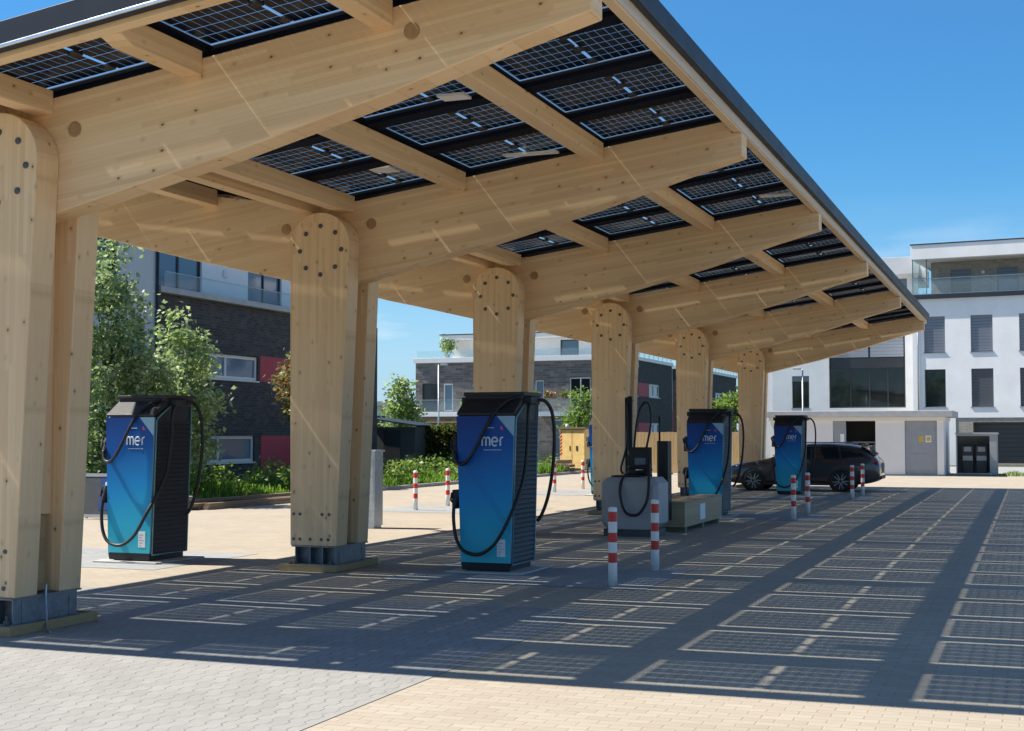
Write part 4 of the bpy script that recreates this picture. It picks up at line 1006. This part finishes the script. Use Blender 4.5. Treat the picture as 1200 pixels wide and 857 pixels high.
# ------------------------------------------------------------------ vegetation
def leaves(m,centers,n,spread,size,r,nm=3,flat=.5):
    for _ in range(n):
        c=r.choice(centers); 
        p=Vector((r.gauss(0,1),r.gauss(0,1),r.gauss(0,.8)))*spread*.55+Vector(c)
        s=size*r.uniform(.6,1.35); a=Vector((r.gauss(0,1),r.gauss(0,1),r.gauss(0,.6)-.25)).normalized()
        b=a.cross(Vector((r.gauss(0,1),r.gauss(0,1),r.gauss(0,1)))).normalized()
        w=r.choices(range(nm),(.32,.45,.23))[0]
        q=[p-b*s*.16,p+a*s*.45-b*s*.30,p+a*s,p+a*s*.45+b*s*.30]
        m.face(q,w)
def crown_centers(blobs,n,r,lo=.35):
    out=[]; tot=sum(b[3]*b[4]*b[5] for b in blobs)
    for b in blobs:
        k=max(3,int(n*b[3]*b[4]*b[5]/tot))
        for _ in range(k):
            d=Vector((r.gauss(0,1),r.gauss(0,1),r.gauss(0,1))).normalized()*(lo+(1-lo)*r.random()**.6)
            out.append((b[0]+d.x*b[3],b[1]+d.y*b[4],b[2]+d.z*b[5]))
    return out
def tree(name,label,cat,loc,trunk,blobs,n,clumps,spread,size,mats,seed,group=None,tr=.06,branch=10):
    r=random.Random(seed); t=thing(name,label,cat,loc,group=group)
    cs=crown_centers(blobs,clumps,r)
    m=MB(); leaves(m,cs,n,spread,size,r); m.build('crown',mats,t)
    m=MB()
    if trunk>0: m.tube([(0,0,-.05),(.02,.01,trunk*.4),(.05,-.02,trunk*.75),(.03,.0,trunk)],[tr*1.25,tr,tr*.7,tr*.3],9)
    for k in range(branch):
        c=Vector(r.choice(cs)); z0=max(.05,min(trunk*.9,c.z*r.uniform(.35,.7))); a=Vector((.03,0,z0)); mid=a.lerp(c,.5)+Vector((0,0,.12*r.random()))
        m.tube([a,mid,c],[tr*.45,tr*.28,tr*.1],6)
    m.build('trunk',M_BARK,t,smooth=True); return t
tree('leafy_tree','tall dense green tree just right of the nearest column','tree',(-21.4,28.6,0),4.6,[(0,0,1.3,1.4,1.5,1.3),(.0,.1,3.0,1.25,1.4,1.5),(-.1,.1,4.6,.95,1.1,1.3),(.0,.0,5.8,.65,.75,1.0),(.3,1.1,2.4,.9,1.0,1.5)],18000,300,.36,.145,LF_G,1,'trees by the brick house',.09,16)
tree('leafy_tree','shorter bushy green tree before the dark brick wall, right of the tallest tree','tree',(-21.8,31.9,0),3.9,[(0,0,1.3,1.05,1.15,1.2),(0,.2,2.8,1.05,1.15,1.2),(.1,.35,3.8,.75,.9,.9),(0,.1,4.6,.35,.5,.6),(.1,.6,2.2,.7,.75,1.0)],9800,190,.33,.15,[LF_G[1],LF_G[2],LF_Y[2]],2,'trees by the brick house',.07,12)
tree('copper_shrub','bush with reddish young leaves against the second column','shrub',(-22,38.95,0),2.6,[(0,0,3.4,.6,.7,.9),(0,.3,2.6,.5,.6,.7)],2100,90,.3,.17,LF_R,3,None,.05,8)
tree('young_tree','young light green tree in the gap right of the second column','tree',(-30,63.8,0),3.2,[(0,.2,2.6,.95,1.1,.8),(0,-.3,3.5,.6,.6,.9),(0,.4,3.7,.35,.35,.9),(0,-.2,4.5,.22,.25,.6),(0,-1.1,2.7,.4,.5,.4)],2900,100,.42,.21,[LF_G[2],LF_Y[1],LF_Y[2]],4,None,.06,9)
tree('climbing_bush','light green bush showing above the hedge beside the middle charger','shrub',(-23.6,58.6,0),2.4,[(0,0,3.0,.75,.6,.55),(.45,0,3.5,.5,.5,.5)],1700,60,.34,.2,LF_Y,5,None,.05,8)
tree('balcony_bush','green bush growing up to the balcony of the terrace house','shrub',(-24.7,76.6,0),3.2,[(.2,0,2.6,.6,.6,1.1),(.5,0,3.6,.45,.5,.6),(-.5,0,2.2,.4,.5,.8),(.1,0,4.0,.2,.2,.4)],1500,60,.55,.22,LF_Y,6,None,.05,6)
tree('lime_bush','bright lime green bush showing above the charger behind the crate','shrub',(-13.1,62.,0),2.2,[(0,0,2.5,1.0,.8,.9),(.5,0,2.9,.7,.6,.6),(-.4,0,1.4,.9,.7,1.0)],2600,80,.36,.24,LF_Y,7,None,.05,6)
t8=tree('terrace_sapling','small potted tree standing on the white roof terrace','potted plant',(-34.9,81.0,6.51),.8,[(0,0,1.0,.42,.42,.55),(.05,0,.6,.35,.35,.35)],700,30,.25,.16,[LF_G[2],LF_Y[2],LF_Y[1]],8,None,.03,5)
m=MB(); m.lathe([(.16,-.0),(.22,.3),(.2,.3)],12); m.build('pot',M_GREYS,t8)
for k,(x,lab) in enumerate(((-28.0,'planter of flowers at the left end of the right-hand balcony rail'),(-26.9,'planter with pinkish flowers in the middle of the balcony rail'),(-25.8,'planter of green plants at the right end of the balcony rail'))):
    t=thing('flower_planter',lab,'planter',(x,78.02,3.855),group='planters on the balcony rail')
    m=MB(); m.box(-.38,.38,-.1,.1,0,.16); m.build('trough',M_BROWN,t,bevel=.01)
    rr=random.Random(30+k); m=MB(); leaves(m,[(rr.uniform(-.34,.34),0,rr.uniform(.18,.36)) for _ in range(16)],420,.16,.11,rr); m.build('plants',[LF_Y[0],LF_Y[1],M_PINK if k==1 else LF_R[1]],t)
# clipped hedge
def hedge():
    r=random.Random(9); t=thing('hedge','clipped dark green hedge behind the weeds left of the middle charger','hedge',(-25.7,56.2,0))
    m=MB()
    for _ in range(9000):
        f=r.random()
        if f<.62: p=Vector((r.uniform(0,3.6),r.gauss(0,.05),r.uniform(.05,2.0)))
        elif f<.85: p=Vector((r.uniform(0,3.6),r.uniform(0,.8),2.02+r.gauss(0,.05)))
        else: p=Vector((r.choice((0,3.6))+r.gauss(0,.05),r.uniform(0,.8),r.uniform(.05,2.0)))
        s=.13*r.uniform(.7,1.4); a=Vector((r.gauss(0,1),r.gauss(0,1)-.5,r.gauss(0,1)+.3)).normalized(); b=a.cross(Vector((r.gauss(0,1),r.gauss(0,1),r.gauss(0,1)))).normalized()
        m.face([p-b*s*.2,p+a*s*.5-b*s*.35,p+a*s,p+a*s*.5+b*s*.35],r.choices((0,1,2),(.45,.38,.17))[0])
    m.build('foliage',LF_H,t)
    m=MB(); m.box(.06,3.54,.08,.72,0,1.94); m.build('inner_block',plain('hedge_core',(.012,.014,.007),.95),t)  # solid near-black block filling the inside of the foliage
hedge()
# weeds and grass on the verge
r=random.Random(12); m=MB()
for _ in range(26000):
    x=-19.0-abs(r.gauss(0,2.2)); y=r.uniform(24.,58.)
    if x<-26: continue
    d=mnoise.noise(Vector((x*.5,y*.5,0)))
    h=max(.06,(.24+.30*d)*r.uniform(.6,1.5)); a=r.uniform(0,6.28); wd=r.uniform(.012,.035)
    dx,dy=math.cos(a),math.sin(a); lean=r.uniform(.05,.5)*h
    bx=Vector((x,y,-.02)); tp=Vector((x-dy*lean,y+dx*lean,h)); md=bx.lerp(tp,.55)+Vector((0,0,.08*h))
    s=Vector((dx,dy,0))*wd
    c=r.choices((0,1,2),(.35,.45,.2))[0]
    m.face([bx-s*.6,bx+s*.6,md+s,tp,md-s],c)
stuff(m.build('verge_grass',GR))
m=MB()
cs=[(-19.4-r.random()*2.5,y_+r.uniform(-.6,.6),r.uniform(.25,.75)) for y_ in [26+.35*k for k in range(90)] for _ in range(2)]
leaves(m,cs,9000,.30,.14,r); stuff(m.build('weeds',LF_Y))
# far-off belt of trees across the street (mirrored in the stairwell glazing)
m=MB(); rw=random.Random(21); cs=[]
for k in range(46):
    cx,cy,hh=rw.uniform(-95,70),rw.uniform(-75,-55),rw.uniform(6.,12.)
    for q in range(26): cs.append((cx+rw.gauss(0,2.),cy+rw.gauss(0,2.),hh*rw.uniform(.15,1.)))
leaves(m,cs,15000,2.2,.9,rw); stuff(m.build('tree_belt',LF_G))
# small grass tuft by the shelter
m=MB()
for _ in range(900):
    x,y=r.gauss(0,.45),r.gauss(0,.25); h=r.uniform(.06,.28)*max(.2,1-abs(x)); a=r.uniform(0,6.28); s=Vector((math.cos(a),math.sin(a),0))*.016
    b=Vector((x,y,0)); tp=b+Vector((r.gauss(0,.07),r.gauss(0,.07),h)); m.face([b-s,b+s,tp],r.choice((0,1,2)))
tag(m.build('grass_tuft',[LF_Y[0],GR[1],LF_G[2]],None,(-.75,61.3,0)),'small tuft of weeds on the paving right of the metal shelter','weeds')
